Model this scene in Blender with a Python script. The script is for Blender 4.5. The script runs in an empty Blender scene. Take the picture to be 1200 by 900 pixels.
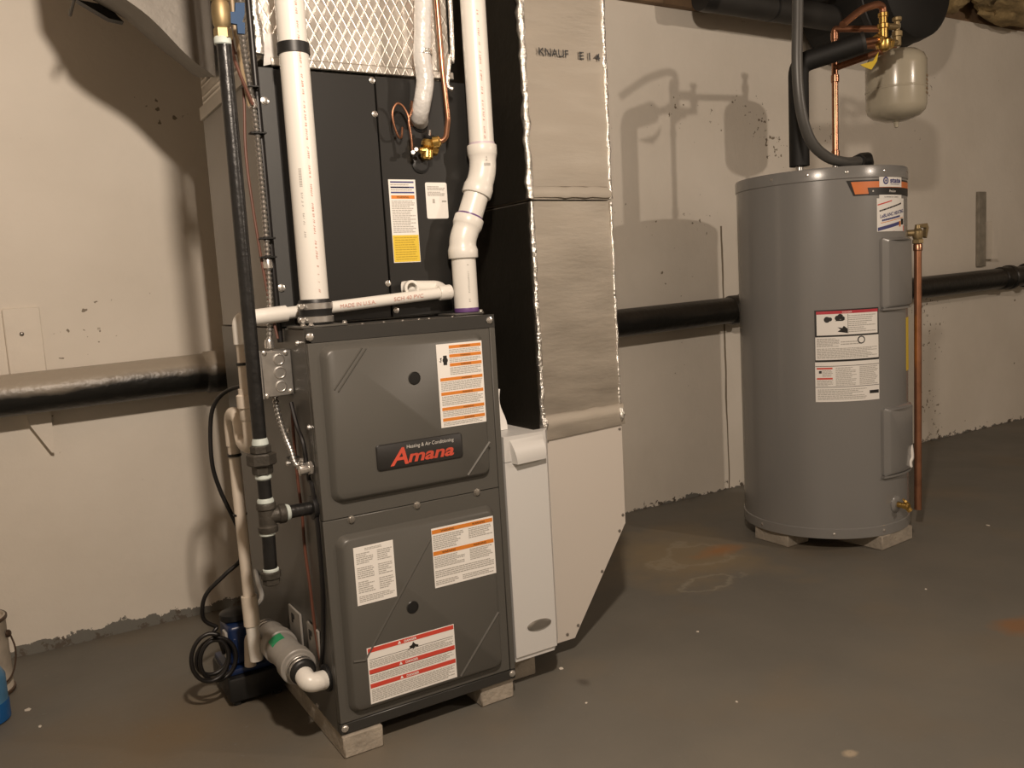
import bpy, bmesh, math, random
from mathutils import Vector, Matrix, noise

scene = bpy.context.scene
col = scene.collection
rng = random.Random(7)
PI = math.pi
V = Vector

# ------------------------------------------------------------------ camera
yaw, pit, rol = 0.5425, 0.1151, -0.0587
fw = V((math.sin(yaw) * math.cos(pit), math.cos(yaw) * math.cos(pit), -math.sin(pit)))
rt = V((math.cos(yaw), -math.sin(yaw), 0.0))
up = rt.cross(fw)
r2 = math.cos(rol) * rt + math.sin(rol) * up
u2 = -math.sin(rol) * rt + math.cos(rol) * up
cam_d = bpy.data.cameras.new('camera')
cam = bpy.data.objects.new('camera', cam_d)
col.objects.link(cam)
mw = Matrix.Identity(4)
for i in range(3):
    mw[i][0], mw[i][1], mw[i][2] = r2[i], u2[i], -fw[i]
mw[0][3], mw[1][3], mw[2][3] = -0.5584, -2.8414, 0.9976
cam.matrix_world = mw
cam_d.sensor_fit = 'HORIZONTAL'
cam_d.sensor_width = 36.0
cam_d.lens = 1012.2 / 1200.0 * 36.0
cam_d.clip_start = 0.02
scene.camera = cam

# ------------------------------------------------------------------ light and exposure
world = bpy.data.worlds.new('basement_dark')
world.use_nodes = True
world.node_tree.nodes['Background'].inputs[0].default_value = (0.02, 0.018, 0.015, 1)
world.node_tree.nodes['Background'].inputs[1].default_value = 0.3
scene.world = world
def bulb(name, loc, watts, size=0.035, color=(1.0, 0.84, 0.69)):
    d = bpy.data.lights.new(name, 'POINT')
    d.energy = watts; d.shadow_soft_size = size; d.color = color
    o = bpy.data.objects.new(name, d)
    o.location = loc
    col.objects.link(o)
bulb('ceiling_bulb_light', (-0.24, -2.5, 1.97), 120, 0.05)
bulb('ceiling_bulb_light', (2.95, -3.8, 2.05), 78)
scene.view_settings.view_transform = 'Standard'
scene.view_settings.look = 'None'
scene.view_settings.gamma = 1.0
scene.view_settings.use_curve_mapping = False
scene.view_settings.exposure = 0.28

# ------------------------------------------------------------------ materials
def new_mat(name):
    m = bpy.data.materials.new(name); m.use_nodes = True
    nt = m.node_tree
    return m, nt, nt.nodes['Principled BSDF']
def node(nt, t, **kw):
    n = nt.nodes.new(t)
    for k, v in kw.items(): setattr(n, k, v)
    return n
def c4(c): return (c[0], c[1], c[2], 1.0)

def mat(name, color, rough=0.5, metal=0.0, spec=0.5, var=0.12, scale=12.0, bump=0.0, bscale=60.0, coat=0.0):
    """Plain procedural material: noise-varied colour and roughness, optional fine relief."""
    m, nt, b = new_mat(name)
    tc = node(nt, 'ShaderNodeTexCoord')
    n = node(nt, 'ShaderNodeTexNoise'); n.inputs['Scale'].default_value = scale; n.inputs['Detail'].default_value = 4
    nt.links.new(tc.outputs['Object'], n.inputs['Vector'])
    r = node(nt, 'ShaderNodeValToRGB')
    r.color_ramp.elements[0].position = 0.3; r.color_ramp.elements[1].position = 0.7
    r.color_ramp.elements[0].color = c4([max(0, x * (1 - var)) for x in color])
    r.color_ramp.elements[1].color = c4([min(1, x * (1 + var)) for x in color])
    nt.links.new(n.outputs['Fac'], r.inputs['Fac'])
    nt.links.new(r.outputs['Color'], b.inputs['Base Color'])
    b.inputs['Roughness'].default_value = rough
    b.inputs['Metallic'].default_value = metal
    b.inputs['Specular IOR Level'].default_value = spec
    b.inputs['Coat Weight'].default_value = coat
    if bump:
        n2 = node(nt, 'ShaderNodeTexNoise'); n2.inputs['Scale'].default_value = bscale; n2.inputs['Detail'].default_value = 3
        nt.links.new(tc.outputs['Object'], n2.inputs['Vector'])
        bp = node(nt, 'ShaderNodeBump'); bp.inputs['Strength'].default_value = bump; bp.inputs['Distance'].default_value = 0.01
        nt.links.new(n2.outputs['Fac'], bp.inputs['Height'])
        nt.links.new(bp.outputs['Normal'], b.inputs['Normal'])
    return m

def foil_mat(name, color, rough, metal, wrinkle, stretch=(1, 1, 1), wscale=14.0, scrim=False):
    m, nt, b = new_mat(name)
    tc = node(nt, 'ShaderNodeTexCoord')
    mp = node(nt, 'ShaderNodeMapping'); mp.inputs['Scale'].default_value = stretch
    nt.links.new(tc.outputs['Object'], mp.inputs['Vector'])
    n = node(nt, 'ShaderNodeTexNoise'); n.inputs['Scale'].default_value = wscale; n.inputs['Detail'].default_value = 6; n.inputs['Roughness'].default_value = 0.6
    nt.links.new(mp.outputs['Vector'], n.inputs['Vector'])
    b.inputs['Metallic'].default_value = metal
    r = node(nt, 'ShaderNodeValToRGB')
    r.color_ramp.elements[0].position = 0.32; r.color_ramp.elements[1].position = 0.66
    r.color_ramp.elements[0].color = c4([x * 0.82 for x in color]); r.color_ramp.elements[1].color = c4(color)
    nt.links.new(n.outputs['Fac'], r.inputs['Fac']); nt.links.new(r.outputs['Color'], b.inputs['Base Color'])
    rr = node(nt, 'ShaderNodeMapRange'); rr.inputs['To Min'].default_value = rough * 0.75; rr.inputs['To Max'].default_value = rough * 1.3
    nt.links.new(n.outputs['Fac'], rr.inputs['Value']); nt.links.new(rr.outputs['Result'], b.inputs['Roughness'])
    bp = node(nt, 'ShaderNodeBump'); bp.inputs['Strength'].default_value = wrinkle; bp.inputs['Distance'].default_value = 0.02
    h = n.outputs['Fac']
    if scrim:
        acc = None
        for ang in (0.5, -0.5):
            m2 = node(nt, 'ShaderNodeMapping'); m2.inputs['Rotation'].default_value = (0, ang, 0)
            nt.links.new(tc.outputs['Object'], m2.inputs['Vector'])
            w = node(nt, 'ShaderNodeTexWave'); w.inputs['Scale'].default_value = 16.0; w.inputs['Distortion'].default_value = 0.25
            nt.links.new(m2.outputs['Vector'], w.inputs['Vector'])
            pw = node(nt, 'ShaderNodeMath', operation='POWER'); pw.inputs[1].default_value = 24
            nt.links.new(w.outputs['Fac'], pw.inputs[0])
            if acc is None: acc = pw
            else:
                mx = node(nt, 'ShaderNodeMath', operation='MAXIMUM'); nt.links.new(acc.outputs[0], mx.inputs[0]); nt.links.new(pw.outputs[0], mx.inputs[1]); acc = mx
        ad = node(nt, 'ShaderNodeMath', operation='MULTIPLY_ADD'); ad.inputs[1].default_value = 0.16
        nt.links.new(acc.outputs[0], ad.inputs[0]); nt.links.new(n.outputs['Fac'], ad.inputs[2]); h = ad.outputs[0]
    nt.links.new(h, bp.inputs['Height']); nt.links.new(bp.outputs['Normal'], b.inputs['Normal'])
    return m

def paint_wall_mat():
    m, nt, b = new_mat('cream_painted_concrete')
    tc = node(nt, 'ShaderNodeTexCoord'); L = nt.links.new
    def nz(scale, detail=5, rough=0.55):
        n = node(nt, 'ShaderNodeTexNoise'); n.inputs['Scale'].default_value = scale; n.inputs['Detail'].default_value = detail
        n.inputs['Roughness'].default_value = rough; L(tc.outputs['Object'], n.inputs['Vector']); return n
    def ramp(src, stops):
        r = node(nt, 'ShaderNodeValToRGB'); e = r.color_ramp.elements
        while len(e) < len(stops): e.new(0.5)
        for el, (p, c) in zip(e, stops): el.position = p; el.color = c4(c)
        L(src, r.inputs['Fac']); return r
    def mix(fac, a, bb):
        x = node(nt, 'ShaderNodeMix', data_type='RGBA')
        L(fac, x.inputs[0])
        for s, i in ((a, 6), (bb, 7)):
            if isinstance(s, tuple): x.inputs[i].default_value = c4(s)
            else: L(s, x.inputs[i])
        return x.outputs[2]
    base = ramp(nz(1.3).outputs['Fac'], [(0.28, (0.69, 0.635, 0.55)), (0.72, (0.83, 0.775, 0.69))]).outputs['Color']
    # small pits and dark specks, clustered
    spk = nz(38, 2); cl = nz(2.2, 2)
    a = node(nt, 'ShaderNodeMath', operation='MULTIPLY'); L(spk.outputs['Fac'], a.inputs[0]); L(cl.outputs['Fac'], a.inputs[1])
    pit_ = ramp(a.outputs[0], [(0.412, (0, 0, 0)), (0.432, (1, 1, 1))]).outputs['Color']
    base = mix(pit_, base, (0.25, 0.21, 0.16))
    # foot of the wall: slopped grey floor paint on the left, chipped flakes on the right
    sep = node(nt, 'ShaderNodeSeparateXYZ'); L(tc.outputs['Object'], sep.inputs[0])
    e1 = nz(9, 6, 0.7)
    zz = node(nt, 'ShaderNodeMath', operation='MULTIPLY_ADD'); L(e1.outputs['Fac'], zz.inputs[0]); zz.inputs[1].default_value = -0.11; L(sep.outputs['Z'], zz.inputs[2])
    xr = node(nt, 'ShaderNodeMapRange'); L(sep.outputs['X'], xr.inputs['Value'])
    xr.inputs['From Min'].default_value = 0.2; xr.inputs['From Max'].default_value = 1.2; xr.inputs['To Min'].default_value = -0.022; xr.inputs['To Max'].default_value = -0.05
    lt = node(nt, 'ShaderNodeMath', operation='LESS_THAN'); L(zz.outputs[0], lt.inputs[0]); L(xr.outputs['Result'], lt.inputs[1])
    base = mix(lt.outputs[0], base, (0.18, 0.175, 0.155))
    ch = nz(20, 5, 0.7)
    zc = node(nt, 'ShaderNodeMapRange'); L(sep.outputs['Z'], zc.inputs['Value'])
    zc.inputs['From Min'].default_value = 0.0; zc.inputs['From Max'].default_value = 0.09; zc.inputs['To Min'].default_value = 0.1; zc.inputs['To Max'].default_value = -0.25
    su = node(nt, 'ShaderNodeMath', operation='ADD'); L(ch.outputs['Fac'], su.inputs[0]); L(zc.outputs['Result'], su.inputs[1])
    chip = ramp(su.outputs[0], [(0.60, (0, 0, 0)), (0.63, (1, 1, 1))]).outputs['Color']
    base = mix(chip, base, (0.12, 0.10, 0.08))
    # old form joint: hairline crack at x = 2.29
    cr = nz(3.0, 4)
    xx = node(nt, 'ShaderNodeMath', operation='MULTIPLY_ADD'); L(cr.outputs['Fac'], xx.inputs[0]); xx.inputs[1].default_value = 0.02; L(sep.outputs['X'], xx.inputs[2])
    d = node(nt, 'ShaderNodeMath', operation='SUBTRACT'); L(xx.outputs[0], d.inputs[0]); d.inputs[1].default_value = 2.302
    ab = node(nt, 'ShaderNodeMath', operation='ABSOLUTE'); L(d.outputs[0], ab.inputs[0])
    wv = nz(2.0, 1)
    wd = node(nt, 'ShaderNodeMath', operation='MULTIPLY'); L(wv.outputs['Fac'], wd.inputs[0]); wd.inputs[1].default_value = 0.009
    l2 = node(nt, 'ShaderNodeMath', operation='LESS_THAN'); L(ab.outputs[0], l2.inputs[0]); L(wd.outputs[0], l2.inputs[1])
    lz = node(nt, 'ShaderNodeMath', operation='LESS_THAN'); L(sep.outputs['Z'], lz.inputs[0]); lz.inputs[1].default_value = 1.2
    l3 = node(nt, 'ShaderNodeMath', operation='MULTIPLY'); L(l2.outputs[0], l3.inputs[0]); L(lz.outputs[0], l3.inputs[1])
    base = mix(l3.outputs[0], base, (0.20, 0.165, 0.12))
    L(base, b.inputs['Base Color'])
    b.inputs['Roughness'].default_value = 0.62; b.inputs['Specular IOR Level'].default_value = 0.3
    bn = nz(7, 6, 0.6)
    bp = node(nt, 'ShaderNodeBump'); bp.inputs['Strength'].default_value = 0.22; bp.inputs['Distance'].default_value = 0.02
    ad = node(nt, 'ShaderNodeMath', operation='SUBTRACT'); L(bn.outputs['Fac'], ad.inputs[0])
    sep2 = node(nt, 'ShaderNodeRGBToBW'); L(pit_, sep2.inputs[0]); L(sep2.outputs[0], ad.inputs[1])
    L(ad.outputs[0], bp.inputs['Height']); L(bp.outputs['Normal'], b.inputs['Normal'])
    return m

def floor_mat():
    m, nt, b = new_mat('worn_grey_painted_floor')
    tc = node(nt, 'ShaderNodeTexCoord'); L = nt.links.new
    def nz(scale, detail=5, rough=0.55, w=0.0):
        mp = node(nt, 'ShaderNodeMapping'); mp.inputs['Location'].default_value = (w, w * 1.7, 0); L(tc.outputs['Object'], mp.inputs['Vector'])
        n = node(nt, 'ShaderNodeTexNoise'); n.inputs['Scale'].default_value = scale; n.inputs['Detail'].default_value = detail
        n.inputs['Roughness'].default_value = rough; L(mp.outputs['Vector'], n.inputs['Vector']); return n.outputs['Fac']
    def ramp(src, stops):
        r = node(nt, 'ShaderNodeValToRGB'); e = r.color_ramp.elements
        while len(e) < len(stops): e.new(0.5)
        for el, (p, c) in zip(e, stops): el.position = p; el.color = c4(c)
        L(src, r.inputs['Fac']); return r.outputs['Color']
    def mix(fac, a, bb):
        x = node(nt, 'ShaderNodeMix', data_type='RGBA'); L(fac, x.inputs[0])
        for s, i in ((a, 6), (bb, 7)):
            if isinstance(s, tuple): x.inputs[i].default_value = c4(s)
            else: L(s, x.inputs[i])
        return x.outputs[2]
    base = ramp(nz(1.6, 6), [(0.30, (0.128, 0.121, 0.104)), (0.55, (0.158, 0.147, 0.124)), (0.75, (0.185, 0.168, 0.136))])
    brown = ramp(nz(2.3, 4, 0.5, 3.1), [(0.52, (0, 0, 0)), (0.75, (0.55, 0.55, 0.55))])
    base = mix(brown, base, (0.20, 0.155, 0.10))
    def blob(cx, cy, rx, ry, inner, outer, colour, ring=None, k=0.35, sc=5.0):
        nonlocal base
        mp = node(nt, 'ShaderNodeMapping'); mp.vector_type = 'POINT'
        mp.inputs['Scale'].default_value = (1 / rx, 1 / ry, 0); mp.inputs['Location'].default_value = (-cx / rx, -cy / ry, 0)
        L(tc.outputs['Object'], mp.inputs['Vector'])
        ln = node(nt, 'ShaderNodeVectorMath', operation='LENGTH'); L(mp.outputs['Vector'], ln.inputs[0])
        ad = node(nt, 'ShaderNodeMath', operation='MULTIPLY_ADD'); L(nz(sc, 5, 0.6, cx), ad.inputs[0]); ad.inputs[1].default_value = k * 2; L(ln.outputs['Value'], ad.inputs[2])
        sb = node(nt, 'ShaderNodeMath', operation='SUBTRACT'); L(ad.outputs[0], sb.inputs[0]); sb.inputs[1].default_value = k
        st = [(inner, (1, 1, 1)), (outer, (0, 0, 0))] if ring is None else [(max(0, inner - ring), (0, 0, 0)), (inner, (0.42, 0.42, 0.42)), (outer, (0, 0, 0))]
        base = mix(ramp(sb.outputs[0], st), base, colour)
    blob(1.47, -0.58, 0.34, 0.42, 0.30, 1.10, (0.245, 0.192, 0.118), k=0.8, sc=4)      # old leak: tan wash
    blob(1.50, -0.60, 0.24, 0.20, 0.55, 0.70, (0.36, 0.32, 0.24), ring=0.12, k=0.85, sc=7)     # broken mineral rim
    blob(1.60, -0.62, 0.13, 0.07, 0.2, 0.95, (0.33, 0.165, 0.065), k=0.6, sc=9)               # rust heart
    blob(1.36, -0.83, 0.17, 0.08, 0.62, 0.75, (0.38, 0.35, 0.27), ring=0.1, k=0.8, sc=8)
    blob(-0.30, -0.75, 0.40, 0.34, 0.0, 1.2, (0.165, 0.125, 0.078), k=0.5)             # brown damp patch by the pump
    blob(0.86, -1.745, 0.022, 0.018, 0.3, 0.9, (0.36, 0.30, 0.22), k=0.6, sc=30)
    blob(1.74, -1.62, 0.10, 0.08, 0.3, 0.9, (0.235, 0.13, 0.065), k=0.6, sc=9)
    blob(0.62, -1.15, 0.02, 0.03, 0.3, 0.9, (0.09, 0.08, 0.065), sc=20)
    fine = ramp(nz(55, 3, 0.6, 5.0), [(0.66, (0, 0, 0)), (0.72, (1, 1, 1))])
    base = mix(fine, base, (0.17, 0.16, 0.14))
    L(base, b.inputs['Base Color'])
    rr = node(nt, 'ShaderNodeMapRange'); L(nz(3.0, 4, 0.6, 7.0), rr.inputs['Value']); rr.inputs['To Min'].default_value = 0.42; rr.inputs['To Max'].default_value = 0.72
    L(rr.outputs['Result'], b.inputs['Roughness'])
    bp = node(nt, 'ShaderNodeBump'); bp.inputs['Strength'].default_value = 0.12; bp.inputs['Distance'].default_value = 0.01
    L(nz(18, 6, 0.6), bp.inputs['Height']); L(bp.outputs['Normal'], b.inputs['Normal'])
    return m

def dusty_iron_mat(name, dust):
    """Black tarred iron pipe with settled dust on its upper side."""
    m, nt, b = new_mat(name); L = nt.links.new
    tc = node(nt, 'ShaderNodeTexCoord'); ge = node(nt, 'ShaderNodeNewGeometry')
    sp = node(nt, 'ShaderNodeSeparateXYZ'); L(ge.outputs['Normal'], sp.inputs[0])
    n = node(nt, 'ShaderNodeTexNoise'); n.inputs['Scale'].default_value = 6; n.inputs['Detail'].default_value = 6; L(tc.outputs['Object'], n.inputs['Vector'])
    ad = node(nt, 'ShaderNodeMath', operation='MULTIPLY_ADD'); L(n.outputs['Fac'], ad.inputs[0]); ad.inputs[1].default_value = 1.0; L(sp.outputs['Z'], ad.inputs[2])
    r = node(nt, 'ShaderNodeValToRGB'); e = r.color_ramp.elements
    e[0].position = 0.45; e[0].color = (0.010, 0.010, 0.009, 1); e[1].position = 0.95; e[1].color = c4(dust)
    L(ad.outputs[0], r.inputs['Fac']); L(r.outputs['Color'], b.inputs['Base Color'])
    b.inputs['Roughness'].default_value = 0.38
    n2 = node(nt, 'ShaderNodeTexNoise'); n2.inputs['Scale'].default_value = 45; L(tc.outputs['Object'], n2.inputs['Vector'])
    bp = node(nt, 'ShaderNodeBump'); bp.inputs['Strength'].default_value = 0.35; bp.inputs['Distance'].default_value = 0.006
    L(n2.outputs['Fac'], bp.inputs['Height']); L(bp.outputs['Normal'], b.inputs['Normal'])
    return m

M = {}
M['wall'] = paint_wall_mat()
M['floor'] = floor_mat()
M['ceil'] = mat('old_subfloor_boards', (0.16, 0.11, 0.07), 0.8, var=0.25, scale=6, bump=0.3, bscale=20)
M['wood'] = mat('rough_framing_wood', (0.20, 0.13, 0.075), 0.8, var=0.3, scale=9, bump=0.3, bscale=40)
M['iron_l'] = dusty_iron_mat('dusty_black_iron', (0.38, 0.33, 0.265))
M['iron_r'] = dusty_iron_mat('tarred_black_iron', (0.035, 0.03, 0.024))
M['plate'] = mat('cream_painted_wood', (0.76, 0.70, 0.61), 0.6, var=0.04, bump=0.1)
M['furn'] = mat('grey_furnace_enamel', (0.090, 0.0865, 0.077), 0.36, spec=0.45, var=0.03, scale=3, bump=0.02, bscale=300)
M['furn_side'] = mat('grey_furnace_side_steel', (0.088, 0.084, 0.075), 0.38, var=0.06, scale=3)
M['furn_dark'] = mat('dark_header_steel', (0.034, 0.033, 0.030), 0.38, var=0.05)
M['coil_front'] = mat('black_grey_coil_enamel', (0.013, 0.0127, 0.0118), 0.40, var=0.05, scale=4)
M['coil_edge'] = mat('charcoal_coil_edge', (0.060, 0.061, 0.060), 0.4, var=0.05)
M['coil_gap'] = mat('black_gap', (0.008, 0.008, 0.008), 0.6, var=0.02)
M['galv_grey'] = mat('dull_galvanised_side', (0.27, 0.255, 0.235), 0.45, metal=0.3, var=0.06, scale=4)
M['galv'] = mat('galvanised_steel', (0.55, 0.54, 0.52), 0.33, metal=0.9, var=0.15, scale=40)
M['steel'] = mat('bright_screw_steel', (0.75, 0.73, 0.70), 0.25, metal=0.9, var=0.1)
M['foil_duct'] = foil_mat('foil_duct_board', (0.50, 0.455, 0.39), 0.55, 0.96, 0.10, (0.6, 0.6, 2.4), 8)
M['foil_tape'] = foil_mat('crinkled_foil_tape', (0.88, 0.86, 0.82), 0.22, 0.95, 0.55, (1, 1, 1), 34)
M['foil_plenum'] = foil_mat('scrim_foil', (0.74, 0.70, 0.64), 0.34, 0.85, 0.34, (1, 1, 1), 7, scrim=True)
M['foil_trunk'] = foil_mat('loose_foil_wrap', (0.20, 0.186, 0.165), 0.55, 0.6, 0.2, (1, 1, 1), 6)
M['pvc'] = mat('white_pvc', (0.77, 0.75, 0.70), 0.32, var=0.03, scale=5)
M['pvc_old'] = mat('aged_cream_pvc', (0.66, 0.59, 0.50), 0.4, var=0.08, scale=9)
M['pvc_grey'] = mat('grey_pvc', (0.30, 0.285, 0.26), 0.42, var=0.08)
M['primer'] = mat('purple_primer', (0.13, 0.06, 0.20), 0.4)
M['rubber'] = mat('black_rubber', (0.012, 0.012, 0.012), 0.45)
M['gasblack'] = mat('black_gas_pipe', (0.012, 0.012, 0.012), 0.33, var=0.3, scale=30, bump=0.12, bscale=90)
M['gasfit'] = mat('malleable_iron_fitting', (0.060, 0.054, 0.045), 0.5, metal=0.3, var=0.2, scale=30, bump=0.2, bscale=120)
M['dope'] = mat('pale_pipe_dope', (0.52, 0.58, 0.55), 0.6, var=0.15, scale=60)
M['brass'] = mat('brass', (0.70, 0.46, 0.14), 0.28, metal=0.95, var=0.15, scale=25)
M['brass_dull'] = mat('dull_brass', (0.34, 0.26, 0.14), 0.5, metal=0.8, var=0.2, scale=25)
M['copper'] = mat('copper', (0.43, 0.22, 0.135), 0.3, metal=0.95, var=0.18, scale=18)
M['copper_dull'] = mat('tarnished_copper', (0.40, 0.19, 0.11), 0.4, metal=0.85, var=0.25, scale=14)
M['blue'] = mat('blue_plastic', (0.004, 0.045, 0.13), 0.6, var=0.05)
M['pumpblue'] = mat('deep_blue_plastic', (0.006, 0.020, 0.075), 0.35, var=0.08)
M['black'] = mat('black_plastic', (0.010, 0.010, 0.010), 0.42, var=0.05)
M['cable'] = mat('black_cable', (0.010, 0.009, 0.009), 0.4)
M['wire_red'] = mat('reddish_brown_wire', (0.12, 0.045, 0.028), 0.45, var=0.2)
M['wire_tan'] = mat('tan_wire', (0.33, 0.25, 0.15), 0.5, var=0.2)
M['foam'] = mat('black_foam_insulation', (0.007, 0.0068, 0.006), 0.65, var=0.15)
M['greyfoam'] = mat('dark_grey_insulation', (0.030, 0.0285, 0.026), 0.6, var=0.15)
M['insul'] = mat('white_pipe_wrap', (0.62, 0.615, 0.60), 0.3, var=0.06, bump=0.5, bscale=45)
M['conduit_grey'] = mat('grey_flexible_conduit', (0.085, 0.083, 0.078), 0.4, var=0.06)
M['cab'] = mat('white_cabinet_enamel', (0.62, 0.615, 0.595), 0.38, var=0.015, scale=2)
M['boot'] = mat('cream_white_sheet_steel', (0.60, 0.555, 0.50), 0.42, var=0.02, scale=2)
M['chrome'] = mat('brushed_badge', (0.36, 0.34, 0.31), 0.32, metal=0.8)
M['heater'] = mat('grey_heater_enamel', (0.215, 0.212, 0.204), 0.25, spec=0.6, var=0.02, scale=2, coat=0.25, bump=0.012, bscale=200)
M['block'] = mat('pale_concrete_paver', (0.34, 0.30, 0.245), 0.85, var=0.14, scale=22, bump=0.35, bscale=90)
M['tank'] = mat('beige_tank_enamel', (0.44, 0.40, 0.31), 0.22, var=0.03, coat=0.3)
M['paper'] = mat('white_label_paper', (0.84, 0.82, 0.78), 0.5, var=0.015)
M['ink'] = mat('grey_small_print', (0.42, 0.405, 0.375), 0.6, var=0.02)
M['ink_blk'] = mat('black_ink', (0.018, 0.017, 0.016), 0.45, var=0.02)
M['ink_red'] = mat('faded_red_ink', (0.55, 0.27, 0.22), 0.5, var=0.1)
M['orange'] = mat('orange_print', (0.70, 0.23, 0.03), 0.5, var=0.02)
M['red'] = mat('red_print', (0.62, 0.065, 0.04), 0.5, var=0.02)
M['yellow'] = mat('yellow_print', (0.76, 0.55, 0.05), 0.5, var=0.02)
M['navy'] = mat('navy_print', (0.06, 0.065, 0.20), 0.5, var=0.02)
M['white_ink'] = mat('pale_grey_ink', (0.62, 0.60, 0.56), 0.5, var=0.02)
M['green'] = mat('green_print', (0.02, 0.30, 0.12), 0.5, var=0.1)
M['can'] = mat('paint_splattered_tin', (0.50, 0.44, 0.36), 0.5, var=0.25, scale=16)
M['can_rim'] = mat('rusty_can_rim', (0.10, 0.065, 0.045), 0.45, metal=0.5, var=0.3, scale=40)
M['bluejug'] = mat('cloudy_blue_plastic', (0.07, 0.20, 0.36), 0.35, var=0.4, scale=9)
M['fibre'] = mat('dirty_fibreglass', (0.26, 0.19, 0.09), 0.95, var=0.45, scale=14, bump=0.9, bscale=40)

# ------------------------------------------------------------------ mesh helpers
class MB:
    def __init__(s): s.v = []; s.f = []
    def add(s, vs, fs):
        o = len(s.v); s.v += [V(p) for p in vs]; s.f += [tuple(i + o for i in f) for f in fs]; return s
    def box(s, x0, x1, y0, y1, z0, z1, b=0.0, seg=1):
        bm = bmesh.new()
        bmesh.ops.create_cube(bm, size=1.0)
        for v in bm.verts:
            v.co = V(((x0 + x1) / 2 + v.co.x * (x1 - x0), (y0 + y1) / 2 + v.co.y * (y1 - y0), (z0 + z1) / 2 + v.co.z * (z1 - z0)))
        if b > 0: bmesh.ops.bevel(bm, geom=bm.edges[:], offset=b, segments=seg, profile=0.5, affect='EDGES')
        return s.frombm(bm)
    def frombm(s, bm):
        bm.verts.index_update()
        s.add([v.co.copy() for v in bm.verts], [[v.index for v in f.verts] for f in bm.faces]); bm.free(); return s
    def loft(s, rings, cap0=True, cap1=True, closed=True):
        o = len(s.v); n = len(rings[0])
        for r in rings: s.v += [V(p) for p in r]
        for i in range(len(rings) - 1):
            for j in range(n if closed else n - 1):
                k = (j + 1) % n
                s.f.append((o + i * n + j, o + i * n + k, o + (i + 1) * n + k, o + (i + 1) * n + j))
        if cap0: s.f.append(tuple(o + j for j in reversed(range(n))))
        if cap1: s.f.append(tuple(o + (len(rings) - 1) * n + j for j in range(n)))
        return s
    def tube(s, path, r, n=14, caps=True):
        P = [V(p) for p in path]; m = len(P)
        R = r if isinstance(r, (list, tuple)) else [r] * m
        T = []
        for i in range(m):
            a = P[max(0, i - 1)]; c = P[min(m - 1, i + 1)]
            T.append((c - a).normalized() if (c - a).length > 1e-9 else V((0, 0, 1)))
        nrm = T[0].cross(V((0.31, 0.2, 0.93)));
        if nrm.length < 0.1: nrm = T[0].cross(V((1, 0, 0)))
        nrm.normalize(); rings = []
        for i in range(m):
            nrm = (nrm - T[i] * nrm.dot(T[i])).normalized(); bn = T[i].cross(nrm)
            rings.append([P[i] + (nrm * math.cos(2 * PI * k / n) + bn * math.sin(2 * PI * k / n)) * R[i] for k in range(n)])
        return s.loft(rings, caps, caps)
    def lathe(s, prof, o, axis=(0, 0, 1), n=32, caps=True):
        """prof: (radius, height along axis) pairs."""
        a = V(axis).normalized(); u = a.orthogonal().normalized(); w = a.cross(u); o = V(o)
        rings = [[o + a * h + (u * math.cos(2 * PI * k / n) + w * math.sin(2 * PI * k / n)) * max(r, 1e-5) for k in range(n)] for r, h in prof]
        return s.loft(rings, caps, caps)
    def prism(s, poly, vec):
        vec = V(vec); A = [V(p) for p in poly]
        return s.loft([A, [p + vec for p in A]])
    def hexnut(s, o, axis, r, h): return s.lathe([(r * .9, 0), (r, h * .12), (r, h * .88), (r * .9, h)], o, axis, 6)
    def build(s, name, material, parent=None, label=None, kind=None, smooth=38, origin=None):
        off = V((0, 0, 0)); q = parent
        if parent is not None:
            while q.parent is not None: q = q.parent
            off = V(q.location)
        elif origin is not None: off = V(origin)
        me = bpy.data.meshes.new(name)
        me.from_pydata([tuple(p - off) for p in s.v], [], s.f)
        bm = bmesh.new(); bm.from_mesh(me); bmesh.ops.recalc_face_normals(bm, faces=bm.faces); bm.to_mesh(me); bm.free()
        if smooth:
            me.shade_smooth(); me.set_sharp_from_angle(angle=math.radians(smooth))
        me.materials.append(material)
        o = bpy.data.objects.new(name, me); col.objects.link(o)
        if parent is not None: o.parent = parent
        elif origin is not None: o.location = off
        if label: o['label'] = label
        if kind: o['kind'] = kind
        return o

def thing(name, label, cat, loc, group=None):
    o = bpy.data.objects.new(name, None); col.objects.link(o)
    o.location = loc; o.empty_display_size = 0.05
    o['label'] = label; o['category'] = cat
    if group: o['group'] = group
    return o
def tag(o, label, cat, group=None):
    o['label'] = label; o['category'] = cat
    if group: o['group'] = group
    return o
def fillet(pts, r, n=7):
    P = [V(p) for p in pts]; out = [P[0]]
    for i in range(1, len(P) - 1):
        a = (P[i - 1] - P[i]); b = (P[i + 1] - P[i]); la, lb = a.length, b.length
        a.normalize(); b.normalize()
        rr = r[i - 1] if isinstance(r, (list, tuple)) else r
        ang = a.angle(b); t = min(rr / math.tan(ang / 2) if ang < PI - 1e-3 else 0, la * .49, lb * .49)
        p0 = P[i] + a * t; p1 = P[i] + b * t
        for k in range(n + 1):
            u = k / n; out.append((1 - u) ** 2 * p0 + 2 * u * (1 - u) * P[i] + u * u * p1)
    out.append(P[-1]); return out
def spline(pts, n=8):
    P = [V(p) for p in pts]; P = [2 * P[0] - P[1]] + P + [2 * P[-1] - P[-2]]; out = []
    for i in range(1, len(P) - 2):
        for k in range(n):
            t = k / n; a, b, c, d = P[i - 1:i + 3]
            out.append(0.5 * ((2 * b) + (c - a) * t + (2 * a - 5 * b + 4 * c - d) * t * t + (3 * b - a - 3 * c + d) * t ** 3))
    out.append(P[-2]); return out
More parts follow.
